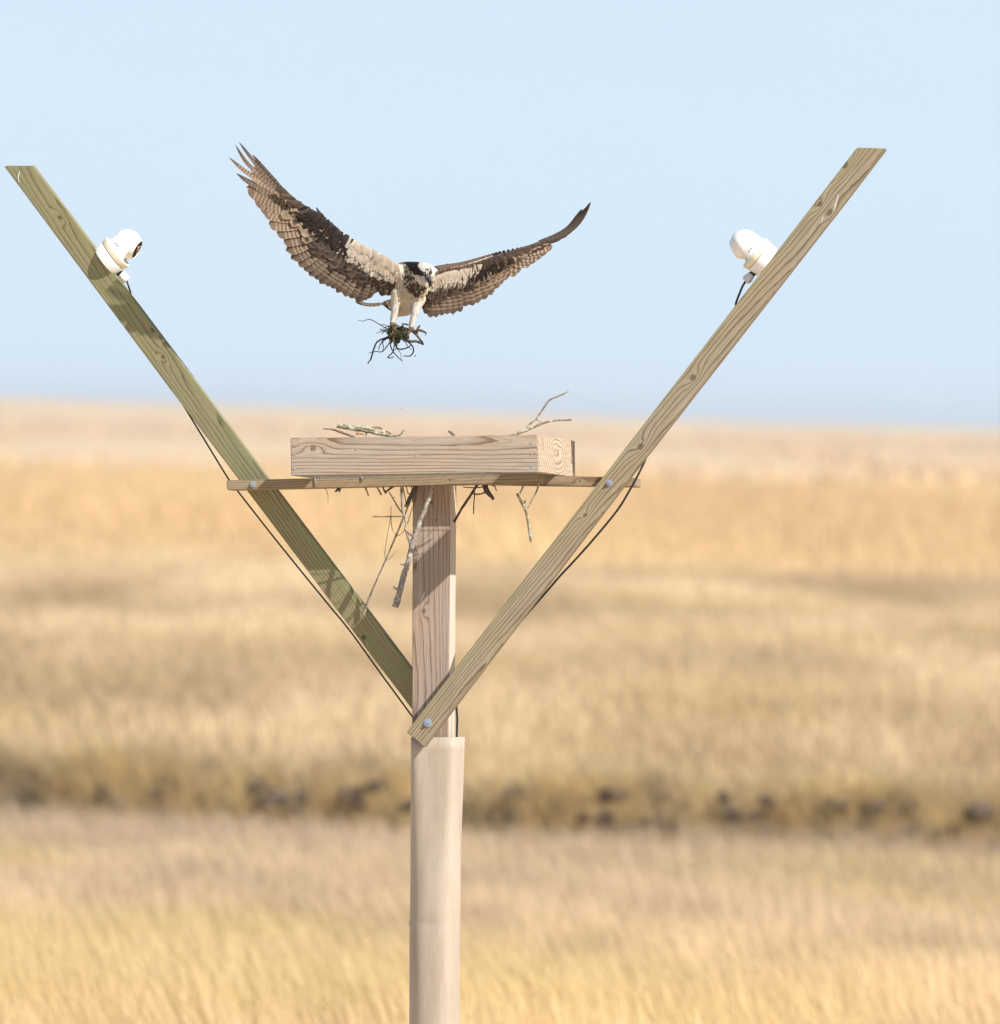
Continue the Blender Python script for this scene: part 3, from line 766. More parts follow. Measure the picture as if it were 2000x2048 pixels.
mesh_obj('lichen_crust', LV, LF, plain('pale_lichen', (.50, .52, .44), .9, .1, 0, .5, 300), lg, smooth=False)
stick('thin brown stick poking out left of the lichen covered one', 'brown', [([(646, 857.5), (660, 858.5), (672, 861), (689, 867), (710, 874)], [1.2, 1.5, 2.2, 2.4, 2.0])], -.31)
stick('short tan wood chip under the lichen covered stick', 'tan', [([(712, 868), (720, 866.5), (728, 868)], [2.6, 3.0, 2.2])], -.33)
stick('pale strip of bare wood behind the lichen covered stick', 'tan', [([(744, 853.5), (758, 855), (774, 862), (790, 870)], [1.6, 2.8, 2.4, 1.6])], -.27)
stick('small brown stub sticking up over the middle of the front board', 'brown', [([(897, 861.5), (903, 866), (910, 874)], [2.2, 2.6, 2.2])], -.35)
stick('forked bare branch rising over the right end of the box', 'lichen',
      [([(1016, 873), (1036, 867), (1049.5, 861.7), (1066, 855), (1082, 848), (1096, 843.5), (1110, 841), (1128, 840.5), (1143, 839.7)], [2.6, 2.9, 2.7, 2.6, 2.4, 2.2, 2.1, 1.9, 2.0]),
       ([(1048, 862), (1058, 850), (1070, 839.7), (1079, 829), (1086.5, 817.8), (1094, 806), (1102.7, 798), (1118, 792), (1137, 783)], [1.6, 1.5, 1.7, 1.8, 1.8, 1.9, 1.7, 1.6, 1.4]),
       ([(1072, 839.5), (1078, 841.5), (1085, 846)], [.9, .8, .8])], -.385)
# hanging under the platform
stick('thick grey branch hanging in front of the post', 'grey',
      [([(864, 968), (861.8, 984), (852, 1012), (843.5, 1033), (836, 1054), (829, 1073), (824, 1090), (821, 1105), (815, 1128), (808.5, 1148), (799, 1184), (791, 1214.6)], [4.2, 4.2, 4.2, 4.6, 4.8, 5.2, 5.6, 5.3, 5.5, 5.8, 6.2, 6.6]),
       ([(827, 1072), (818, 1066), (810.5, 1059), (811.7, 1049), (808.5, 1032), (805, 1019), (804, 1000), (803.5, 972)], [3.0, 2.8, 2.4, 2.0, 2.2, 2.4, 2.8, 3.0]),
       ([(821.5, 1089), (817, 1078), (813, 1066), (811, 1058)], [3.2, 2.6, 2.2, 1.8]), ([(815, 1130), (808, 1128.5), (801.5, 1127)], [3.6, 3.2, 2.6]),
       ([(797, 1180), (791, 1177), (787, 1173)], [2.4, 2.0, 1.4]), ([(826, 1100), (834, 1102), (837, 1108), (833, 1114), (829, 1117.5)], [2.2, 2.2, 2.0, 1.8, 1.4])], (-.05, -.09))
stick('long thin grey twig hanging left of the post down to the greener brace', 'grey',
      [([(829, 970), (827.6, 982.5), (818, 1008), (808.5, 1031.7), (800, 1052), (792.6, 1070), (782, 1095), (772, 1119), (757, 1152), (743.3, 1184), (735, 1206), (726.6, 1229)], [2.4, 1.9, 1.7, 1.7, 1.8, 2.0, 1.7, 1.8, 1.5, 1.8, 2.6, 2.8]),
       ([(792.6, 1070), (786, 1061), (783, 1050), (782, 1031.7), (782.3, 1012)], [1.1, 1.0, .9, .9, .6]), ([(792, 1072), (800, 1070), (809, 1060)], [1.0, .9, .7]),
       ([(771, 1119), (769.6, 1105), (774, 1075), (781.5, 1033)], [.9, .8, .7, .6]), ([(773, 1121), (781, 1116), (792.6, 1101)], [.8, .7, .5]),
       ([(826, 1011), (820, 1030), (815, 1048)], [.7, .8, .9])], (-.03, .128))
stick('dark straight twig lying level left of the post', 'brown', [([(745, 1033), (765, 1033.4), (790, 1033), (808, 1033)], [1.5, 1.2, 1.4, 1.2])], -.02)
stick('thin brown twig slanting down to the level twig', 'brown', [([(777.5, 983), (786, 997), (794, 1011), (806, 1029)], [1.0, 1.2, 1.5, 1.3]), ([(786, 996), (789, 994)], [.9, .6])], -.02)
stick('stout dark stub slanting against the left side of the post', 'dark', [([(811, 1014), (819, 998), (829, 978), (832, 968)], [3.4, 4.2, 4.8, 4.6])], (-.03, -.03))
stick('curled thin twigs at the top left of the post', 'dark', [([(813, 972), (815, 984), (820, 988), (824, 980), (822, 972)], [1.0, 1.1, 1.2, 1.0, .9]), ([(806, 972), (811, 1000), (813, 1015)], [.9, .9, .8]), ([(826, 972), (827, 990), (824, 1005)], [1, 1, .8])], -.02)
stick('short tan splinter hanging below the beam at the second staple', 'tan', [([(728, 966), (731, 976), (737, 992)], [1.4, 2.6, 1.4])], .0)
stick('short brown stub below the beam, right of the tan splinter', 'brown', [([(752, 970), (757, 979), (763, 990)], [1.6, 1.5, 1.8])], .0)
stick('two crossed dark stubs below the beam near the post', 'dark', [([(764, 970), (768, 980), (772.5, 987)], [1.6, 1.8, 2.0]), ([(771, 983.5), (779, 978), (788, 972)], [1.6, 2.0, 2.8])], .0)
stick('dark clawed knot of bark below the beam under the box corner', 'dark', [([(682, 972), (676, 979), (670, 984)], [4.0, 3.0, 1.6]), ([(681, 976), (679, 982), (678, 985)], [2.2, 1.4, 1.0])], .0)
stick('hair thin straw drooping below the beam under the box', 'tan', [([(648, 974), (652, 980), (656, 990), (656, 1006)], [2.0, 1.0, .7, .5])], .0)
stick('dark slanting stick just right of the post', 'dark', [([(955, 968), (949, 978), (935, 1000), (922, 1020), (908, 1044)], [3.0, 2.7, 2.6, 2.5, 2.4]), ([(949, 978), (949, 990), (947.5, 1010), (947, 1028)], [1.2, 1.2, 1.2, 1.2])], (-.02, .06))
stick('dark knotted root chunk under the beam right of the post', 'dark', [([(968, 966), (973, 980), (980, 990), (988, 999)], [6.0, 5.5, 4.2, 3.0]), ([(975, 982), (962, 988), (948, 988), (942, 984)], [1.8, 1.6, 1.4, 1.0]),
      ([(983, 970), (990, 973), (992, 980), (995, 981)], [1.4, 1.2, 1.0, .7]), ([(975, 972), (955, 975), (935, 975), (925, 973)], [1.4, 1.2, 1.1, .9])], -.03)
stick('forked lichen flecked stick hanging below the right end of the box', 'lichen',
      [([(1049, 966), (1045, 976), (1040, 987)], [1.8, 1.7, 1.5]), ([(1034.5, 986.5), (1039, 997), (1046, 1010), (1052, 1022), (1054.5, 1034), (1057.5, 1050), (1060, 1068), (1061.5, 1080)], [2.4, 2.6, 3.0, 2.8, 2.9, 3.2, 3.2, 3.0]),
       ([(1078, 964), (1075, 978), (1066, 997), (1055, 1017)], [2.2, 1.8, 1.5, 1.3]), ([(1052, 1021), (1051, 1010), (1049.5, 1001)], [2.2, 2.0, 2.0]), ([(1061.5, 1079), (1062, 1084)], [2.6, 1.2])], -.02)

# ================================================================ osprey
BP = W(815, 600, 0)
osp = empty('osprey', BP, 'brown and white osprey hovering over the platform with both wings raised', 'bird')
def bp(px, py, d=0): return W(px, py, d * PXM)     # depth in photo px
# ---- body: one continuous skin by voxel remesh
bm = bmesh.new()
def blob(p, r, sc=(1, 1, 1)):
    m4 = Matrix.Translation(bp(*p)) @ M.to_3x3().to_4x4() @ Matrix.Diagonal((*[r * PXM * s_ for s_ in sc], 1))
    bmesh.ops.create_icosphere(bm, subdivisions=3, radius=1, matrix=m4)
def limb(pts, n=5):
    P = [Vector(p[:3]) for p in pts]; Rr = [p[3] for p in pts]; C = catmull(P, n)
    rr = np.interp(np.linspace(0, 1, len(C)), np.linspace(0, 1, len(Rr)), Rr)
    for c_, r_ in zip(C, rr): blob(c_, r_)
limb([(823, 560, 2, 29), (816, 585, 12, 31), (809, 605, 22, 27), (798, 619, 34, 15)], 6)      # trunk
limb([(803, 612, 30, 18), (786, 610, 62, 13), (772, 607, 92, 7)], 5)                                    # rump
limb([(838, 566, -14, 20), (842, 578, -16, 15)], 3)                                                   # crop
limb([(803, 541, 16, 16), (814, 541, 8, 18), (826, 542, -6, 19), (838, 542, -24, 18.5), (848, 542, -34, 17.5), (857, 544, -39, 14), (859, 549, -41, 11)], 5); limb([(818, 552, 4, 24), (832, 556, -12, 20)], 4)   # neck and head
limb([(844, 556, -30, 15), (851, 558, -34, 12), (852, 566, -30, 9)], 4)                                # cheek and chin
limb([(798, 590, -2, 17), (792, 610, -8, 9.8), (789, 628, -10, 7.6), (786, 642, -12, 6.4), (785, 650, -14, 5.2)], 5)      # left leg
limb([(837, 598, -4, 15), (831.5, 617, -12, 8.8), (828, 632, -14, 7), (823.5, 648, -16, 5.8), (822, 658, -18, 4.8)], 5)    # right leg
limb([(806, 552, 2, 20), (780, 537, -6, 13), (752, 521, -14, 9.5), (722, 502, -24, 8), (695, 480, -34, 7), (672, 462, -44, 5), (640, 437, -56, 3.4), (600, 405, -72, 2.2)], 6)  # left arm
limb([(846, 556, 6, 15), (872, 542, 22, 10), (895, 536, 38, 8.2), (925, 530, 58, 7), (960, 519, 82, 5.6), (1000, 506, 112, 4.2), (1050, 494, 146, 2.6), (1080, 486, 168, 1.8)], 6)      # right arm
# feet: toes closed on the clump / spread
toes = [[(822, 657, -18, 4.4), (828, 664, -24, 3.5), (834, 671, -26, 3.0), (842, 682, -24, 2.4)],
        [(822, 657, -18, 4.4), (830, 663, -26, 3.6), (838, 660, -30, 3.2), (849, 664, -30, 2.6)],
        [(822, 657, -18, 4.2), (832, 667, -18, 3.4), (836, 656, -14, 3.0)],
        [(822, 657, -18, 4.2), (816, 667, -26, 3.4), (810, 676, -30, 2.4)],
        [(785, 649, -14, 4.6), (779, 657, -24, 3.4), (777, 668, -32, 2.6)], [(785, 649, -14, 4.6), (789, 656, -28, 3.6), (792, 667, -36, 2.6)],
        [(785, 649, -14, 4.6), (797, 655, -24, 3.4), (805, 664, -32, 2.6)], [(785, 649, -14, 4.4), (782, 657, 0, 3.4), (784, 670, 8, 2.4)]]
for q in toes: limb(q, 5)
tmp = bm_obj('body_src', bm)
rm = tmp.modifiers.new('r', 'REMESH'); rm.mode = 'VOXEL'; rm.voxel_size = .0026
sm = tmp.modifiers.new('s', 'SMOOTH'); sm.factor = .5; sm.iterations = 5
dg = bpy.context.evaluated_depsgraph_get()
me = bpy.data.meshes.new_from_object(tmp.evaluated_get(dg)); me.name = 'body'
bpy.data.objects.remove(tmp)
body = bpy.data.objects.new('body', me); COL.objects.link(body)
n = len(me.vertices); co = np.zeros(n * 3, np.float32); me.vertices.foreach_get('co', co); co = co.reshape(-1, 3)
rel = co - np.array(EYE)[None]
dep = rel @ np.array(F); PX = 1000 + rel @ np.array(R) / dep * FPX; PY = 1024 - rel @ np.array(U) / dep * FPX; DP = (dep - D) / PXM
nrm = np.zeros(n * 3, np.float32); me.vertices.foreach_get('normal', nrm); nrm = nrm.reshape(-1, 3)
facing = -(nrm @ np.array(F)); upn = nrm @ np.array(U)
def inpoly(px, py, poly):
    r_ = np.zeros(len(px), bool); m = len(poly)
    for i in range(m):
        x1, y1 = poly[i]; x2, y2 = poly[(i + 1) % m]
        c_ = ((y1 > py) != (y2 > py)) & (px < (x2 - x1) * (py - y1) / (y2 - y1 + 1e-9) + x1); r_ ^= c_
    return r_
def z2(L): return [(680 + a / 8.125, 500 + b / 8.125) for a, b in L]
jx = PX + 2.2 * (vn.f(PX * .45, PY * .45, 2) - .5); jy = PY + 2.2 * (vn2.f(PX * .45, PY * .45, 2) - .5)
sp = vn.f(PX * .33 + 4, PY * .26, 2); sp2 = vn2.f(PX * .8, PY * .5 + 3, 2)
CREAM = np.array((.66, .57, .44)); WHITE = np.array((.80, .77, .72)); DARK = np.array((.016, .010, .008)); BRN = np.array((.085, .050, .028))
C = np.repeat(CREAM[None], n, 0)
C *= (1 - .22 * np.clip((sp2 - .5) * 3, 0, 1))[:, None]
C[(facing < -.25) & (PY < 600) ] = DARK * 1.5                             # back
arm = (PX < 790) & (PY < 560) | (PX > 868)
C[arm] = WHITE * .92
ab = arm & (PX < 800) & (upn > .25) & (facing < .35); C[ab] = np.array((.62, .54, .43))
ab = arm & (PX > 868) & (upn > .0); C[ab] = np.array((.12, .08, .06))
handd = ((PX < 672) & (PY < 470)) | (PX > 985); C[handd] = DARK * 1.3
# breast band
bb = inpoly(jx, jy, z2([(1030, 220), (1120, 300), (1190, 400), (1215, 470), (1300, 560), (1435, 575), (1410, 650), (1330, 720), (1230, 775), (1130, 700), (1040, 595)])) & (facing > -.2)
C[bb] = WHITE * .62; C[bb & (sp2 > .44)] = BRN * 2; C[bb & (sp2 > .55)] = BRN * .9
lowb = bb & (PY > 573); C[lowb] = BRN * 1.7; C[lowb & (sp2 > .5)] = BRN * .8; C[lowb & (sp2 < .40)] = CREAM * .6
headm = (PY < 582) & (PX > 794) & (PX < 880) & (DP < 24)
nape = inpoly(jx, jy, z2([(900, 130), (1040, 150), (1295, 170), (1268, 260), (1330, 345), (1420, 385), (1440, 425), (1425, 455), (1330, 440), (1240, 395), (1190, 390), (1130, 310), (1050, 225), (920, 215)])) & headm
C[nape] = DARK
crown = inpoly(jx, jy, z2([(1295, 170), (1500, 190), (1600, 290), (1570, 440), (1490, 500), (1440, 440), (1420, 385), (1330, 345), (1268, 260)])) & headm
C[crown] = WHITE * .74
rim = inpoly(jx, jy, z2([(1400, 160), (1480, 190), (1570, 255), (1640, 340), (1590, 330), (1500, 250), (1420, 205)])) & headm; C[rim] = BRN
stk = crown & inpoly(PX, PY, z2([(1385, 300), (1460, 280), (1510, 340), (1470, 440), (1420, 400)])) & (vn.f(PX * .7, PY * .2, 2) > .42); C[stk] = BRN * .8
chk = inpoly(jx, jy, z2([(1190, 400), (1320, 415), (1400, 450), (1440, 560), (1400, 590), (1300, 565), (1210, 470)])) & headm
C[chk] = WHITE * .86
leg = (PY > 606) & (((PX < 799)) | (PX > 815)) & (DP < 12)
C[leg] = np.array((.68, .64, .58)) * (1 - .38 * np.clip((vn.f(PX[leg] * .7, PY[leg] * .16, 2) - .45) * 4, 0, 1))[:, None]
foot = (PY > 653) | ((PY > 645) & (PX < 812) & (PY > 641 + np.abs(PX - 785) * -.2 + 3)); C[foot] = np.array((.20, .14, .10)) * (1 - .5 * (sp2[foot] > .5))[:, None]
rump = (PX < 782) & (PY > 590) & (DP > 30); C[rump] = CREAM * .9; C[rump & (sp > .55)] = DARK * 2
set_col(me, np.clip(C, .01, .85)); me.shade_smooth()
skin = NT('osprey_plumage'); cc = skin.attr(); fn = skin.noise(skin.scale(skin.coord('Object'), (260, 260, 120)), 1, 3, .65)
cc = skin.mix(skin.ramp(fn, [(.35, 0.0), (.75, .5)]), cc, (.55, .48, .42), 'MULTIPLY'); skin.bump(fn, 1.0, .004); me.materials.clear(); me.materials.append(skin.fin(cc, .85, .15))
setpar(body, osp)
# ---- beak, eyes, talons
bk = plain('slate_beak', (.012, .014, .018), .45, .3); cer = plain('blue_grey_cere', (.075, .09, .115), .6, .3)
V, Fc = tube_data([bp(854, 554.5, -50), bp(857.5, 559, -55), bp(859.7, 564.5, -56), bp(860, 570, -54), bp(858.5, 575.5, -51)], [4.8 * PXM, 4.7 * PXM, 3.8 * PXM, 2.4 * PXM, .4 * PXM], 12, 6)
beak = mesh_obj('beak', V, Fc, bk, osp)
tubes('cere', [([bp(853.5, 553.5, -48.5), bp(855.3, 556, -52), bp(857, 558.5, -54)], [4.9 * PXM, 5.1 * PXM, 4.9 * PXM])], cer, beak, 12)
iris = plain('yellow_iris', (.62, .42, .03), .2, .6); pup = plain('black_pupil', (.006, .006, .006), .1, .6)
from mathutils import bvhtree
bvh = bvhtree.BVHTree.FromPolygons([v_.co[:] for v_ in me.vertices], [p_.vertices[:] for p_ in me.polygons])
def surf(px, py):
    dr = (bp(px, py, 0) - EYE).normalized(); h_ = bvh.ray_cast(EYE, dr); return (h_[0], h_[1]) if h_[0] else (bp(px, py, 0), -F)
p0, n0 = surf(847.5, 547.5)
def ball(name, c_, r_, mat, parent, sc=(1, 1, 1)):
    bm = bmesh.new(); bmesh.ops.create_uvsphere(bm, u_segments=16, v_segments=10, radius=r_)
    return bm_obj(name, bm, mat, parent, True, Matrix.Translation(c_))
p0 = p0 + n0 * .0025
eye = ball('eye', p0, .0058, iris, osp); ball('pupil', p0 + n0 * .0034, .0036, pup, eye); ball('eye_ring', p0 - n0 * .0015, .0071, gasket, eye)
p1 = bp(866, 546, -20); h1 = bvh.ray_cast(p1 + R * .1 - F * .02, -R)
if h1[0]:
    eye2 = ball('eye', h1[0] - h1[1] * .002, .0058, iris, osp); ball('pupil', h1[0] + h1[1] * .0020, .0034, pup, eye2)
claw_m = plain('black_talon', (.015, .015, .017), .3, .5)
for q, e in zip(toes, [(845, 690, -26), (851, 672, -34), (839, 650, -10), (806, 682, -26), (778, 675, -36), (793, 674, -40), (809, 671, -34), (788, 676, 6)]):
    a_ = Vector(q[-1][:3]); b_ = Vector(e); mid = (a_ + b_) / 2 + Vector((2, -1.5, -2))
    tubes('talon', [([bp(*a_), bp(*mid), bp(*b_)], [2.1 * PXM, 1.5 * PXM, .25 * PXM])], claw_m, osp, 8, 4)

# ---- feathers
def feather(cl, wmax, kind, colf, cant=3.0, nl=26, nw=6, curl=0.0, bulge=1.6):
    """cl: centre line control points in (px,py,depth px). returns verts, faces, colours"""
    Cn = catmull([Vector(p) for p in cl], max(2, nl // max(1, len(cl) - 1))); m = len(Cn); skew = random.uniform(-.05, .10) * wmax if kind == 'round' and nl > 20 else 0
    V, Fq, Cc = [], [], []
    for i, c_ in enumerate(Cn):
        k = i / (m - 1)
        if kind == 'round': ww = min(1, .45 + k * 2.2) * (max(0, 1 - max(0, (k - .80) / .20) ** 2.1)) ** .55
        elif kind == 'finger': ww = min(1, .5 + k * 2) * (1 - .52 * min(1, max(0, (k - .42) / .16))) * max(0, 1 - max(0, (k - .6) / .4) ** 1.7) ** .8
        else: ww = min(1, .5 + k * 2) * max(0, 1 - max(0, (k - .55) / .45) ** 2.0) ** .75
        ww = max(ww, .03)
        tg = (Cn[min(i + 1, m - 1)] - Cn[max(i - 1, 0)]); t2 = Vector((tg.x, tg.y, 0)); t2 = t2.normalized() if t2.length > 1e-6 else Vector((0, 1, 0))
        pr = Vector((-t2.y, t2.x, 0))
        for j in range(nw + 1):
            s_ = j / nw * 2 - 1
            q = c_ + pr * (s_ * ww * wmax * .5)
            q.z += cant * s_ - bulge * (1 - s_ * s_) * ww + curl * k * k
            if kind == 'round' and k > .6: q += Vector((t2.x, t2.y, 0)) * (s_ * skew * (k - .6) / .4)
            V.append(bp(q.x, q.y, q.z)); Cc.append(colf(k, s_))
    for i in range(m - 1):
        for j in range(nw):
            a_ = i * (nw + 1) + j; Fq.append((a_, a_ + 1, a_ + nw + 2, a_ + nw + 1))
    return V, Fq, Cc
FM = leafy('feather_vane', .30, .6, 0, (1.1, .9, .7), .2)
def fobj(name, data, parent):
    V, Fq, Cc = [], [], []
    for v_, f_, c_ in data:
        o_ = len(V); V += v_; Fq += [tuple(i + o_ for i in q) for q in f_]; Cc += c_
    o = mesh_obj(name, V, Fq, FM, parent); set_col(o.data, np.clip(np.array(Cc), .008, .85)); return o
def flight_col(bright, per, seed, tipd=.0, edge=.6, dark=(.036, .024, .018), light=(.46, .34, .24), basec=None):
    rs = random.Random(seed); ph = rs.random(); lv = rs.uniform(.88, 1.12)
    def f(k, s_):
        bar = .5 + .5 * math.sin((k * per + ph * .25 + .10 * abs(s_)) * 2 * pi)
        bar = min(1, max(0, (bar - .38) * 2.6)) * (.55 + .45 * (1 if s_ > -.2 else .6))
        a_ = bright * (1 - .93 * tipd * max(0, (k - .45) / .55))
        mixv = (1 - .80 * bar) * a_
        if k > .82: mixv = a_ * (.34 + .2 * rs.random())
        if k > .965: mixv = a_ * edge
        if abs(s_) < .12: mixv *= .72
        if s_ > .85: mixv *= .65  # overlap shade painted into the vane colour along one edge
        elif s_ < -.85: mixv = min(1, mixv * 1.25)
        return tuple((dark[i] * (1 - mixv) + light[i] * mixv) * lv for i in range(3))
    return f
def wing(name, z_off, z_sc, depth, flights, lead, labels, rside):
    """flights: list of (tip, base or list, width, kind, brightness, tipdark)"""
    root = None
    conv = lambda p: (z_off[0] + p[0] / z_sc, z_off[1] + p[1] / z_sc)
    data = []
    for i, (pts, wd, kind, br, td) in enumerate(flights):
        P = [conv(p) for p in pts]
        if len(P) == 2:
            a_, b_ = P; dx, dy = b_[0] - a_[0], b_[1] - a_[1]; L = math.hypot(dx, dy)
            bow = (.07 if not rside else -.05) * L
            mid = ((a_[0] + b_[0]) / 2 + dy / L * bow, (a_[1] + b_[1]) / 2 - dx / L * bow); P = [a_, mid, b_]
        dz = i * .35
        cl = [(p[0], p[1], depth(*p) + dz) for p in P]
        L = sum(math.hypot(P[k + 1][0] - P[k][0], P[k + 1][1] - P[k][1]) for k in range(len(P) - 1))
        data.append(('flight_feather', feather(cl, wd / z_sc, kind, flight_col(br, L / 7.6, i * 7 + (100 if rside else 0), td), 2.2 if not rside else -2.2, 44, 6, 3)))
    return data
def ldep(x, y): s_ = (800 - x) / 320; return -6 - 96 * max(0, s_) ** 1.1 + (y - 480) * .02
def rdep(x, y): s_ = (x - 860) / 320; return 6 + 185 * max(0, s_) + (y - 520) * .10
Z1 = ((440, 270), 4.76); Z3 = ((820, 390), 5.01)
LF_ = [([(610, 525), (430, 330), (308, 185)], 34, 'point', .18, .9), ([(650, 575), (450, 400), (290, 210), (180, 65)], 74, 'finger', .55, 1.0), ([(660, 590), (440, 430), (260, 270), (145, 95)], 84, 'finger', .65, 1.0),
       ([(675, 612), (440, 470), (240, 345), (85, 212)], 96, 'finger', .95, .75), ([(700, 640), (460, 530), (290, 455), (155, 365)], 112, 'finger', .62, 1.0)]
for tip, base, wd, br in [((258, 503), (740, 690), 128, .80), ((335, 615), (775, 715), 125, .92), ((390, 690), (790, 740), 118, 1.0), ((415, 735), (800, 765), 118, .95), ((465, 850), (840, 805), 122, .98), ((540, 935), (880, 845), 122, .90),
       ((606, 1020), (930, 885), 120, .78), ((637, 1110), (960, 915), 118, .62), ((685, 1185), (1000, 940), 116, .55), ((748, 1243), (1040, 970), 112, .52), ((803, 1290), (1080, 1000), 108, .50), ((850, 1338), (1110, 1020), 106, .46),
       ((905, 1368), (1140, 1050), 106, .42), ((958, 1418), (1180, 1080), 104, .46), ((1010, 1432), (1210, 1100), 100, .44), ((1062, 1458), (1240, 1120), 100, .48), ((1122, 1502), (1270, 1150), 100, .55), ((1182, 1533), (1300, 1180), 100, .55),
       ((1247, 1556), (1340, 1200), 104, .45), ((1325, 1592), (1375, 1230), 120, .38), ((1398, 1568), (1410, 1250), 104, .36), ((1440, 1525), (1440, 1270), 84, .34), ((1490, 1500), (1500, 1310), 88, .30), ((1550, 1533), (1545, 1320), 90, .26), ((1605, 1530), (1590, 1330), 90, .24), ((1640, 1470), (1625, 1330), 70, .2)]:
    LF_.append(([base, tip], wd, 'round', br, .15))
RF_ = [([(1290, 470), (1480, 405), (1600, 325), (1680, 220), (1722, 140)], 58, 'point', .12, 1), ([(1290, 478), (1490, 412), (1620, 320), (1700, 225), (1752, 132)], 58, 'point', .12, 1), ([(1290, 484), (1500, 415), (1640, 312), (1730, 205), (1812, 68)], 66, 'point', .15, 1),
       ([(1320, 490), (1520, 415), (1620, 345), (1700, 275), (1720, 240)], 26, 'point', .2, .8), ([(1200, 540), (1400, 470), (1575, 415)], 26, 'point', .5, .8), ([(1150, 555), (1350, 492), (1512, 450)], 62, 'finger', .8, .5)]
for tip, base, wd, br in [((1428, 512), (1110, 580), 78, .85), ((1370, 560), (1080, 610), 80, .85), ((1312, 603), (1040, 635), 84, .88), ((1255, 645), (1010, 650), 86, .9), ((1200, 685), (980, 665), 90, .92), ((1112, 742), (940, 690), 92, .9), ((1066, 788), (900, 705), 86, .9), ((985, 832), (860, 725), 90, .82),
       ((932, 882), (820, 740), 92, .75), ((882, 932), (780, 760), 92, .70), ((830, 992), (740, 775), 92, .62), ((760, 1042), (700, 795), 92, .58), ((690, 1077), (650, 815), 92, .56), ((622, 1108), (600, 840), 92, .52), ((560, 1116), (550, 850), 86, .5), ((495, 1172), (500, 870), 90, .50),
       ((440, 1192), (450, 880), 88, .52), ((380, 1194), (400, 890), 88, .5), ((312, 1207), (350, 895), 88, .5), ((252, 1224), (310, 900), 86, .46), ((205, 1227), (270, 905), 84, .38), ((160, 1192), (240, 905), 78, .28), ((136, 1150), (215, 910), 66, .2)]:
    RF_.append(([base, tip], wd, 'round', br, .1))
def coverts(flights, conv, depth, lead, regions, rside, z_sc, size):
    """rows of small feathers between leading edge and the bases, plus greater coverts over the flight feathers"""
    out = []
    bases = [f[0][0] for f in flights]; tips = [f[0][-1] for f in flights]
    N = len(bases)
    for row, (fr0, fr1, wk) in enumerate([(0.02, .47, 1.0), (-.02, .33, .95), (-.12, .2, .9)]):
        for i in range(5 if not rside else 5, N):
            b_, t_ = bases[i], tips[i]; rs = random.random
            if row == 0 and i < (8): continue
            a = (b_[0] + (t_[0] - b_[0]) * fr0, b_[1] + (t_[1] - b_[1]) * fr0); e_ = fr1 * random.uniform(.9, 1.1)
            c_ = (b_[0] + (t_[0] - b_[0]) * e_, b_[1] + (t_[1] - b_[1]) * e_)
            out.append((a, c_, flights[i][1] * wk * .82, row, 0))
    L = np.array(lead, float); dl = np.concatenate([[0], np.cumsum(np.hypot(*(L[1:] - L[:-1]).T))]); dl /= dl[-1]
    Bq = np.array(bases[5:], float)[::-1]; db = np.concatenate([[0], np.cumsum(np.hypot(*(Bq[1:] - Bq[:-1]).T))]); db /= db[-1]
    Tq = np.array(tips[5:], float)[::-1]
    for r_ in range(6):
        k = 1 - (r_ + .3) / 6.0
        m = 62
        for j in range(m):
            s_ = (j + random.random() * .7) / m
            pl = np.array([np.interp(s_, dl, L[:, 0]), np.interp(s_, dl, L[:, 1])]); pb = np.array([np.interp(s_, db, Bq[:, 0]), np.interp(s_, db, Bq[:, 1])])
            tp = np.array([np.interp(s_, db, Tq[:, 0]), np.interp(s_, db, Tq[:, 1])])
            p = pl + (pb - pl) * (k * .95 + .02); dr = tp - pb; dr = dr / (np.hypot(*dr) + 1e-6)
            a_ = random.gauss(0, .18); dr = np.array([dr[0] * math.cos(a_) - dr[1] * math.sin(a_), dr[0] * math.sin(a_) + dr[1] * math.cos(a_)])
            ln = size * random.uniform(1.1, 1.7) * (1 if r_ < 4 else .8) * (.5 if rside and r_ == 5 else 1)
            out.append((tuple(p - dr * ln * .25), tuple(p + dr * ln * .75), size * random.uniform(.38, .52), 3 + r_, s_))
    data = []
    for idx, (a, c_, wd, row, s_) in enumerate(out):
        base_c, edge_c, tip_c = regions(c_, row)
        def colf(k, q, bc=base_c, ec=edge_c, tc=tip_c):
            v_ = bc
            if k > .62 and abs(q) < .75: v_ = tc
            if k > .86 or abs(q) > .88: v_ = ec
            return v_
        c_ = (c_[0] + (c_[0] - a[0]) * (random.uniform(-.1, .2) if row >= 3 else random.uniform(-.15, .2)), c_[1] + (c_[1] - a[1]) * (random.uniform(-.1, .2) if row >= 3 else random.uniform(-.15, .2)))
        A, Cq = conv(a), conv(c_)
        mid = ((A[0] + Cq[0]) / 2, (A[1] + Cq[1]) / 2)
        dz = -2.2 - row * 1.25 - random.random() * .8
        data.append(feather([(A[0], A[1], depth(*A) + dz), (mid[0], mid[1], depth(*mid) + dz - .8), (Cq[0], Cq[1], depth(*Cq) + dz)], wd / z_sc, 'round', colf, random.uniform(-.35, .35), 10, 4, 0, .35))
    return data
def J(c, v=.12):
    k = math.exp(random.gauss(0, v)); return tuple(min(.85, q * k) for q in c)
CH, GB, BUF, WT = (.026, .017, .013), (.082, .058, .044), (.34, .26, .18), (.58, .52, .435)
def dim(c, k): return tuple(min(.85, q * k) for q in c)
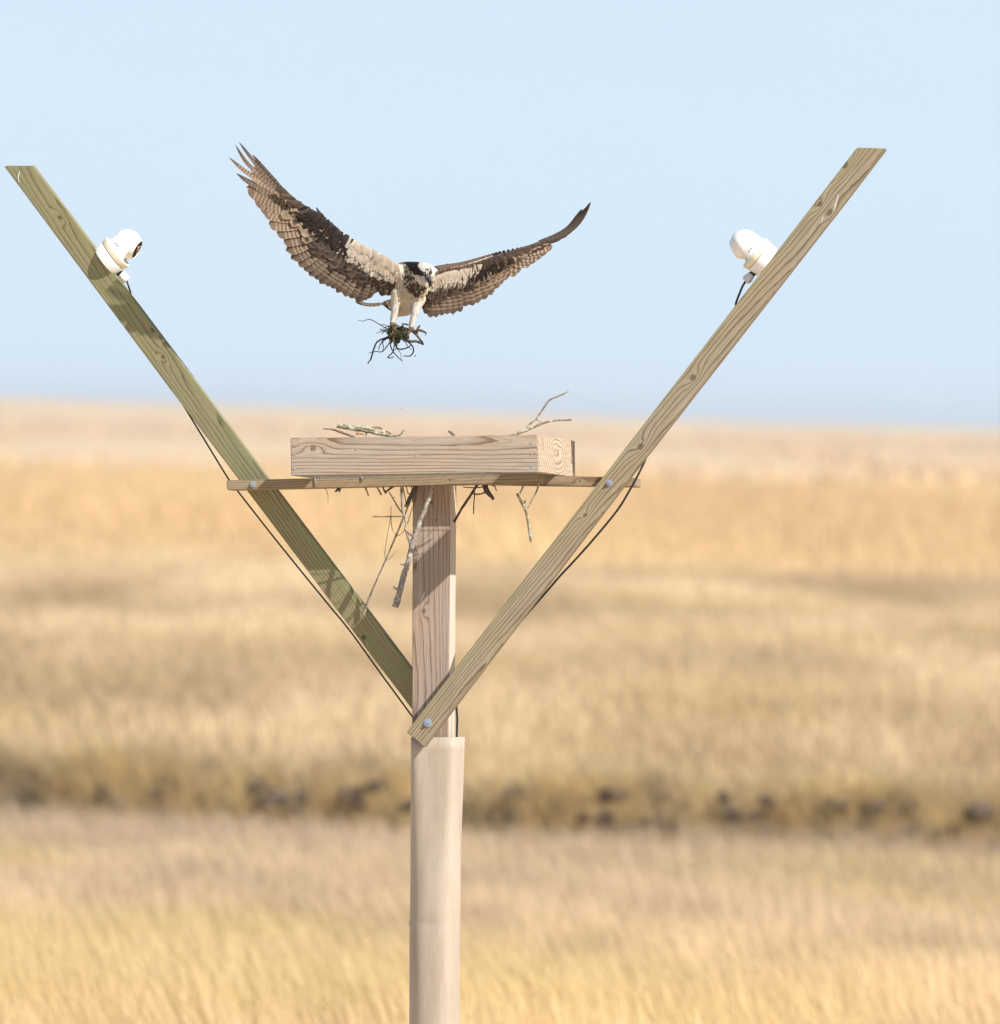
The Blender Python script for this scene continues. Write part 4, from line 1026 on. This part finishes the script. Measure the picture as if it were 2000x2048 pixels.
def lreg(p, row):
    x_, y_ = p; rnd = random.random()
    x_ += random.gauss(0, 38) + (row - 5) * -14
    if x_ > 1120 + (y_ - 980) * .30 and row >= 3:
        if row == 3: b_ = J(WT, .12); return b_, dim(b_, .72), (J(CH, .3) if rnd < .7 else b_)
        if row == 4: b_ = J(WT, .1); return b_, dim(b_, .8), (J(CH, .4) if rnd < .55 else b_)
        if row == 5 and rnd < .34: b_ = J(WT, .1); return b_, dim(b_, .85), J(GB, .4)
        if row == 7 and rnd < .6: b_ = J((.36, .29, .22), .15); return b_, dim(b_, 1.1), b_
        b_ = J(dim(WT, .9), .06) if rnd < (.85 if x_ < 1380 else .45) else J((.50, .42, .33), .1); return b_, dim(b_, .97), b_
    if row >= 3:
        if x_ < 700:
            if row >= 7: b_ = J(GB, .15); return b_, b_, b_
            b_ = J(CH, .3) if rnd < .3 else J(BUF, .15); return b_, dim(b_, 1.15), b_
        b_ = J(CH, .25); return b_, (J(BUF) if rnd > .95 else dim(b_, 1.2)), b_
    if x_ < 880:
        b_ = J(BUF, .15); return b_, dim(b_, 1.1), (J(GB, .35) if rnd < .5 else dim(b_, .8))
    b_ = J(GB, .3); return b_, dim(b_, 1.45), (J(CH, .3) if rnd < .55 else dim(b_, .8))
def rreg(p, row):
    x_, y_ = p; rnd = random.random(); x_ += random.gauss(0, 45) - (row - 6) * 28
    if row >= 3 and x_ < 650:
        if row >= 8: b_ = J((.13, .085, .06), .2); return b_, dim(b_, 1.3), b_
        if row == 3: b_ = J(WT, .12); return b_, dim(b_, .72), (J(CH, .3) if rnd < .6 else b_)
        if row in (4, 5) and rnd < (.5 if row == 4 else .3): b_ = J(WT, .1); return b_, dim(b_, .8), J(GB, .45)
        if x_ < 400 and row <= 6: b_ = J((.50, .42, .32), .12); return b_, dim(b_, 1.05), (J(GB, .3) if rnd < .12 else b_)
        b_ = J(WT, .06); return b_, dim(b_, .95), b_
    if row >= 3:
        if row >= 7: b_ = J((.085, .06, .05), .2); return b_, dim(b_, 1.2), b_
        if x_ > 1090: b_ = J(BUF if rnd < .6 else GB, .2); return b_, dim(b_, 1.1), b_
        b_ = J(CH, .25); return b_, (J(BUF) if rnd > .92 else dim(b_, 1.2)), b_
    if x_ > 840: b_ = J(BUF, .15); return b_, dim(b_, 1.1), (J(GB, .35) if rnd < .4 else dim(b_, .85))
    b_ = J(GB, .3); return b_, dim(b_, 1.4), (J(CH, .3) if rnd < .55 else dim(b_, .8))
lead_l = [(1700, 1245), (1600, 1165), (1430, 1075), (1280, 1000), (1150, 920), (1030, 812), (930, 735), (780, 652), (640, 552), (560, 480)]
lead_r = [(240, 765), (380, 715), (500, 700), (620, 672), (780, 622), (900, 577), (1050, 537), (1200, 500), (1330, 460), (1420, 428)]
cvL = lambda p: (Z1[0][0] + p[0] / Z1[1], Z1[0][1] + p[1] / Z1[1]); cvR = lambda p: (Z3[0][0] + p[0] / Z3[1], Z3[0][1] + p[1] / Z3[1])
lw = fobj('wing', coverts(LF_, cvL, ldep, lead_l, lreg, False, Z1[1], 78), osp); lw['label'] = 'broad wing raised to the left with spread finger feathers'
for nm, dt in wing('w', *Z1, ldep, LF_, lead_l, None, False): fobj(nm, [dt], lw)
rw = fobj('wing', coverts(RF_, cvR, rdep, lead_r, rreg, True, Z3[1], 66), osp); rw['label'] = 'wing raised to the right, seen more edge on'
for nm, dt in wing('w', *Z3, rdep, RF_, lead_r, None, True): fobj(nm, [dt], rw)
# alula and loose shoulder tufts
fobj('alula', [feather([(648, 432, -62), (638, 424, -64), (632.5, 414, -66)], 5, 'point', lambda k, s_: (.06, .045, .04), .5, 10, 4)], lw)
fobj('shoulder_tuft', [feather([(890, 536, 36), (893, 531, 36), (895, 527, 37)], 6, 'point', lambda k, s_: (.06, .04, .03), .5, 8, 4)], rw)
fobj('shoulder_tuft', [feather([(755 + i * 9, 520 + i * 5, -16), (757 + i * 9, 513 + i * 5, -14), (762 + i * 9, 507 + i * 6, -10)], 9, 'round', lambda k, s_: (.70, .60, .42), .5, 8, 4) for i in range(3)], lw)
# tail, seen edge on from in front
tl = []
for i in range(8):
    q = (i - 3.5) / 3.5
    tipx = 709 + 6 * abs(q) + (i % 3) * 3; tl.append(feather([(775, 606, 86 + 8 * q), (748, 609.5 + .8 * q, 120 + 26 * q), (730, 608.5 + 1.0 * q, 150 + 40 * q), (tipx, 603.5 + 1.3 * q, 185 + 52 * q)], 5 + (1 - abs(q)) * 2, 'round', flight_col(.7, 9, i), 9, 20, 4))
tail = fobj('tail', tl, osp)
# fine plumage flakes on breast and thighs
data = []
for k in range(230):
    px = random.uniform(800, 858); py = random.uniform(545, 600)
    h_ = bvh.ray_cast(EYE, (bp(px, py) - EYE).normalized())
    if not h_[0]: continue
    dq = (h_[0] - EYE).dot(F) - D
    vi = np.argmin(((co - np.array(h_[0])[None]) ** 2).sum(1)); cc_ = J(tuple(C[vi]), .06)
    ln = random.uniform(5, 9); z0_ = dq / PXM - 1.0
    data.append(feather([(px, py - ln * .5, z0_), (px + random.uniform(-1, 1), py, z0_ - .8), (px + random.uniform(-1.6, 1.2), py + ln * .5, z0_ - .6)], ln * .42, 'round', lambda k2, s_, c1=cc_: tuple(q * (1 if k2 < .8 else .93) for q in c1), .15, 6, 4, 0, .25))
fobj('breast_plumage', data, osp)

# ---- the clump it carries
def veg(name, light, dark): return bark(name, light, dark, 160)
wet = veg('wet_weed', (.05, .05, .025), (.012, .012, .010)); wet2 = veg('olive_weed', (.20, .17, .05), (.05, .05, .025)); rootm = veg('black_root', (.045, .045, .045), (.012, .012, .014))
clump = empty('weed_clump', W(795, 668, -.04), 'dark clump of wet weed and roots held in the talons', 'nest material')
bm = bmesh.new()
for k in range(46):
    a_ = random.uniform(0, 2 * pi); q = random.random() ** .6
    cx, cy, cz = 795 + 20 * q * math.cos(a_), 667 + 13 * q * math.sin(a_), -20 + random.uniform(-14, 12)
    bmesh.ops.create_icosphere(bm, subdivisions=2, radius=random.uniform(3, 7.5) * PXM, matrix=Matrix.Translation(bp(cx, cy, cz)))
for v_ in bm.verts: v_.co += Vector((random.gauss(0, .0014), random.gauss(0, .0014), random.gauss(0, .0014)))
bm_obj('weed_core', bm, wet, clump, True, None, None)
for mat_, nm, cnt in ((wet, 'weed_strand', 44), (wet2, 'pale_weed_strand', 22)):
    sp_ = []
    for k in range(cnt):
        a_ = random.uniform(0, 2 * pi); x0 = 795 + random.gauss(0, 11); y0 = 664 + random.gauss(0, 6); z0 = -38 + random.uniform(-3, 10)
        L = random.uniform(7, 22); dx, dy = math.cos(a_), .75 * math.sin(a_) + .45; cxx = random.gauss(0, .35)
        sp_.append(([bp(x0 - dx * L * .3, y0 - dy * L * .3, z0 + 8), bp(x0, y0, z0), bp(x0 + (dx + cxx * dy) * L * .5, y0 + (dy - cxx * dx) * L * .5, z0 - 3), bp(x0 + dx * L, y0 + dy * L, z0 + random.uniform(0, 10))], [r_ * PXM for r_ in (.9, 1.3, 1.1, .5)]))
    tubes(nm, sp_, mat_, clump, 5, 4, .2, .3)
def z2p(L, d): return [bp(680 + a / 8.125, 500 + b / 8.125, d) for a, b in L]
roots = [([(790, 1300), (660, 1220), (490, 1130), (370, 1155), (285, 1138)], [1.1, 1.0, .9, .7, .4]), ([(780, 1240), (720, 1215), (650, 1215)], [.8, .7, .5]), ([(760, 1300), (680, 1315), (590, 1355)], [1.0, .9, .5]),
         ([(760, 1420), (610, 1490), (545, 1620), (505, 1760), (450, 1850)], [1.6, 1.8, 1.7, 1.6, 1.0]), ([(700, 1470), (640, 1570), (630, 1630)], [1.2, 1.0, .6]), ([(700, 1480), (705, 1580), (690, 1650)], [1.1, .9, .6]),
         ([(790, 1530), (690, 1650), (580, 1650), (470, 1675)], [1.2, 1.1, .9, .6]), ([(820, 1540), (860, 1640), (930, 1730), (1015, 1810)], [1.3, 1.3, 1.2, .8]), ([(880, 1560), (860, 1660), (775, 1745), (860, 1745), (862, 1720)], [1.2, 1.2, 1.2, 1.0, .6]),
         ([(900, 1540), (950, 1610), (1060, 1600), (1165, 1545)], [1.5, 1.6, 1.4, 1.0]), ([(920, 1590), (985, 1680), (995, 1790)], [.7, .6, .4]), ([(1050, 1480), (1100, 1560), (1165, 1620)], [1.0, .9, .6]), ([(1165, 1545), (1195, 1640), (1140, 1720), (1030, 1720)], [1.4, 1.5, 1.4, .9]), ([(940, 1500), (910, 1600), (890, 1630)], [.9, .8, .5])]
for q, r_ in roots:
    q = [(q[0][0] * .45 + 920 * .55, q[0][1] * .45 + 1370 * .55)] + q; r_ = [r_[0]] + r_
    tubes('dangling_root', [(z2p(q, -22 + random.uniform(-8, 8)), [k * PXM for k in r_])], rootm, clump, 6, 6, .12, .2)
tubes('woody_stub', [(z2p([(1090, 1470), (1200, 1490), (1310, 1500), (1360, 1540)], -24), [3 * PXM, 2.6 * PXM, 3.2 * PXM, 2.2 * PXM])], BK['dark'], clump, 8, 4, .25, .3)
# crumbs of mud falling from it
mudm = plain('wet_mud', (.05, .04, .032), .6, .3)
bm = bmesh.new(); bmesh.ops.create_icosphere(bm, subdivisions=2, radius=1)
for v_ in bm.verts: v_.co *= random.uniform(.7, 1.15)
cr0 = bm_obj('mud_crumb', bm, mudm, None, True)
for i, (px, py, r_) in enumerate([(830.5, 712, 1.5), (804, 818, 1.1), (833, 805, .8), (894, 689, .8), (660, 745, .8), (737, 779, .8), (564, 723, .7), (790, 752, .7), (812, 738, .7), (775, 775, .6), (820, 760, .6), (808, 730, .7), (824, 846, .8), (884, 688, .6)]):
    o = cr0 if i == 0 else cr0.copy()
    if i: COL.objects.link(o)
    o.location = W(px, py, random.uniform(-.06, .03)); o.scale = [r_ * PXM] * 3; o.rotation_euler = (i, i * 2, i * 3)
    tag(o, 'tiny dark crumb of mud falling through the air below the bird', 'mud crumb', 'mud crumbs falling from the clump')
tag(cr0, 'largest dark crumb of mud, just below the right side of the clump', 'mud crumb', 'mud crumbs falling from the clump')

# ================================================================ haze over the marsh
t = NT('haze_air')
t.n.remove(t.bsdf); pv = t.n.new('ShaderNodeVolumePrincipled')
pv.inputs['Color'].default_value = (.93, .94, 1.0, 1); pv.inputs['Density'].default_value = .00017; pv.inputs['Anisotropy'].default_value = .2
t.l.new(pv.outputs[0], t.out.inputs['Volume'])
bm = bmesh.new(); bmesh.ops.create_cube(bm, size=1)
hz = bm_obj('haze', bm, t.m, None, False); hz.scale = (3400, 4500, 12.6); hz.location = (0, 2050, 4.7); tag(hz, kind='stuff')
hz['label'] = 'thin pale haze over the far marsh'
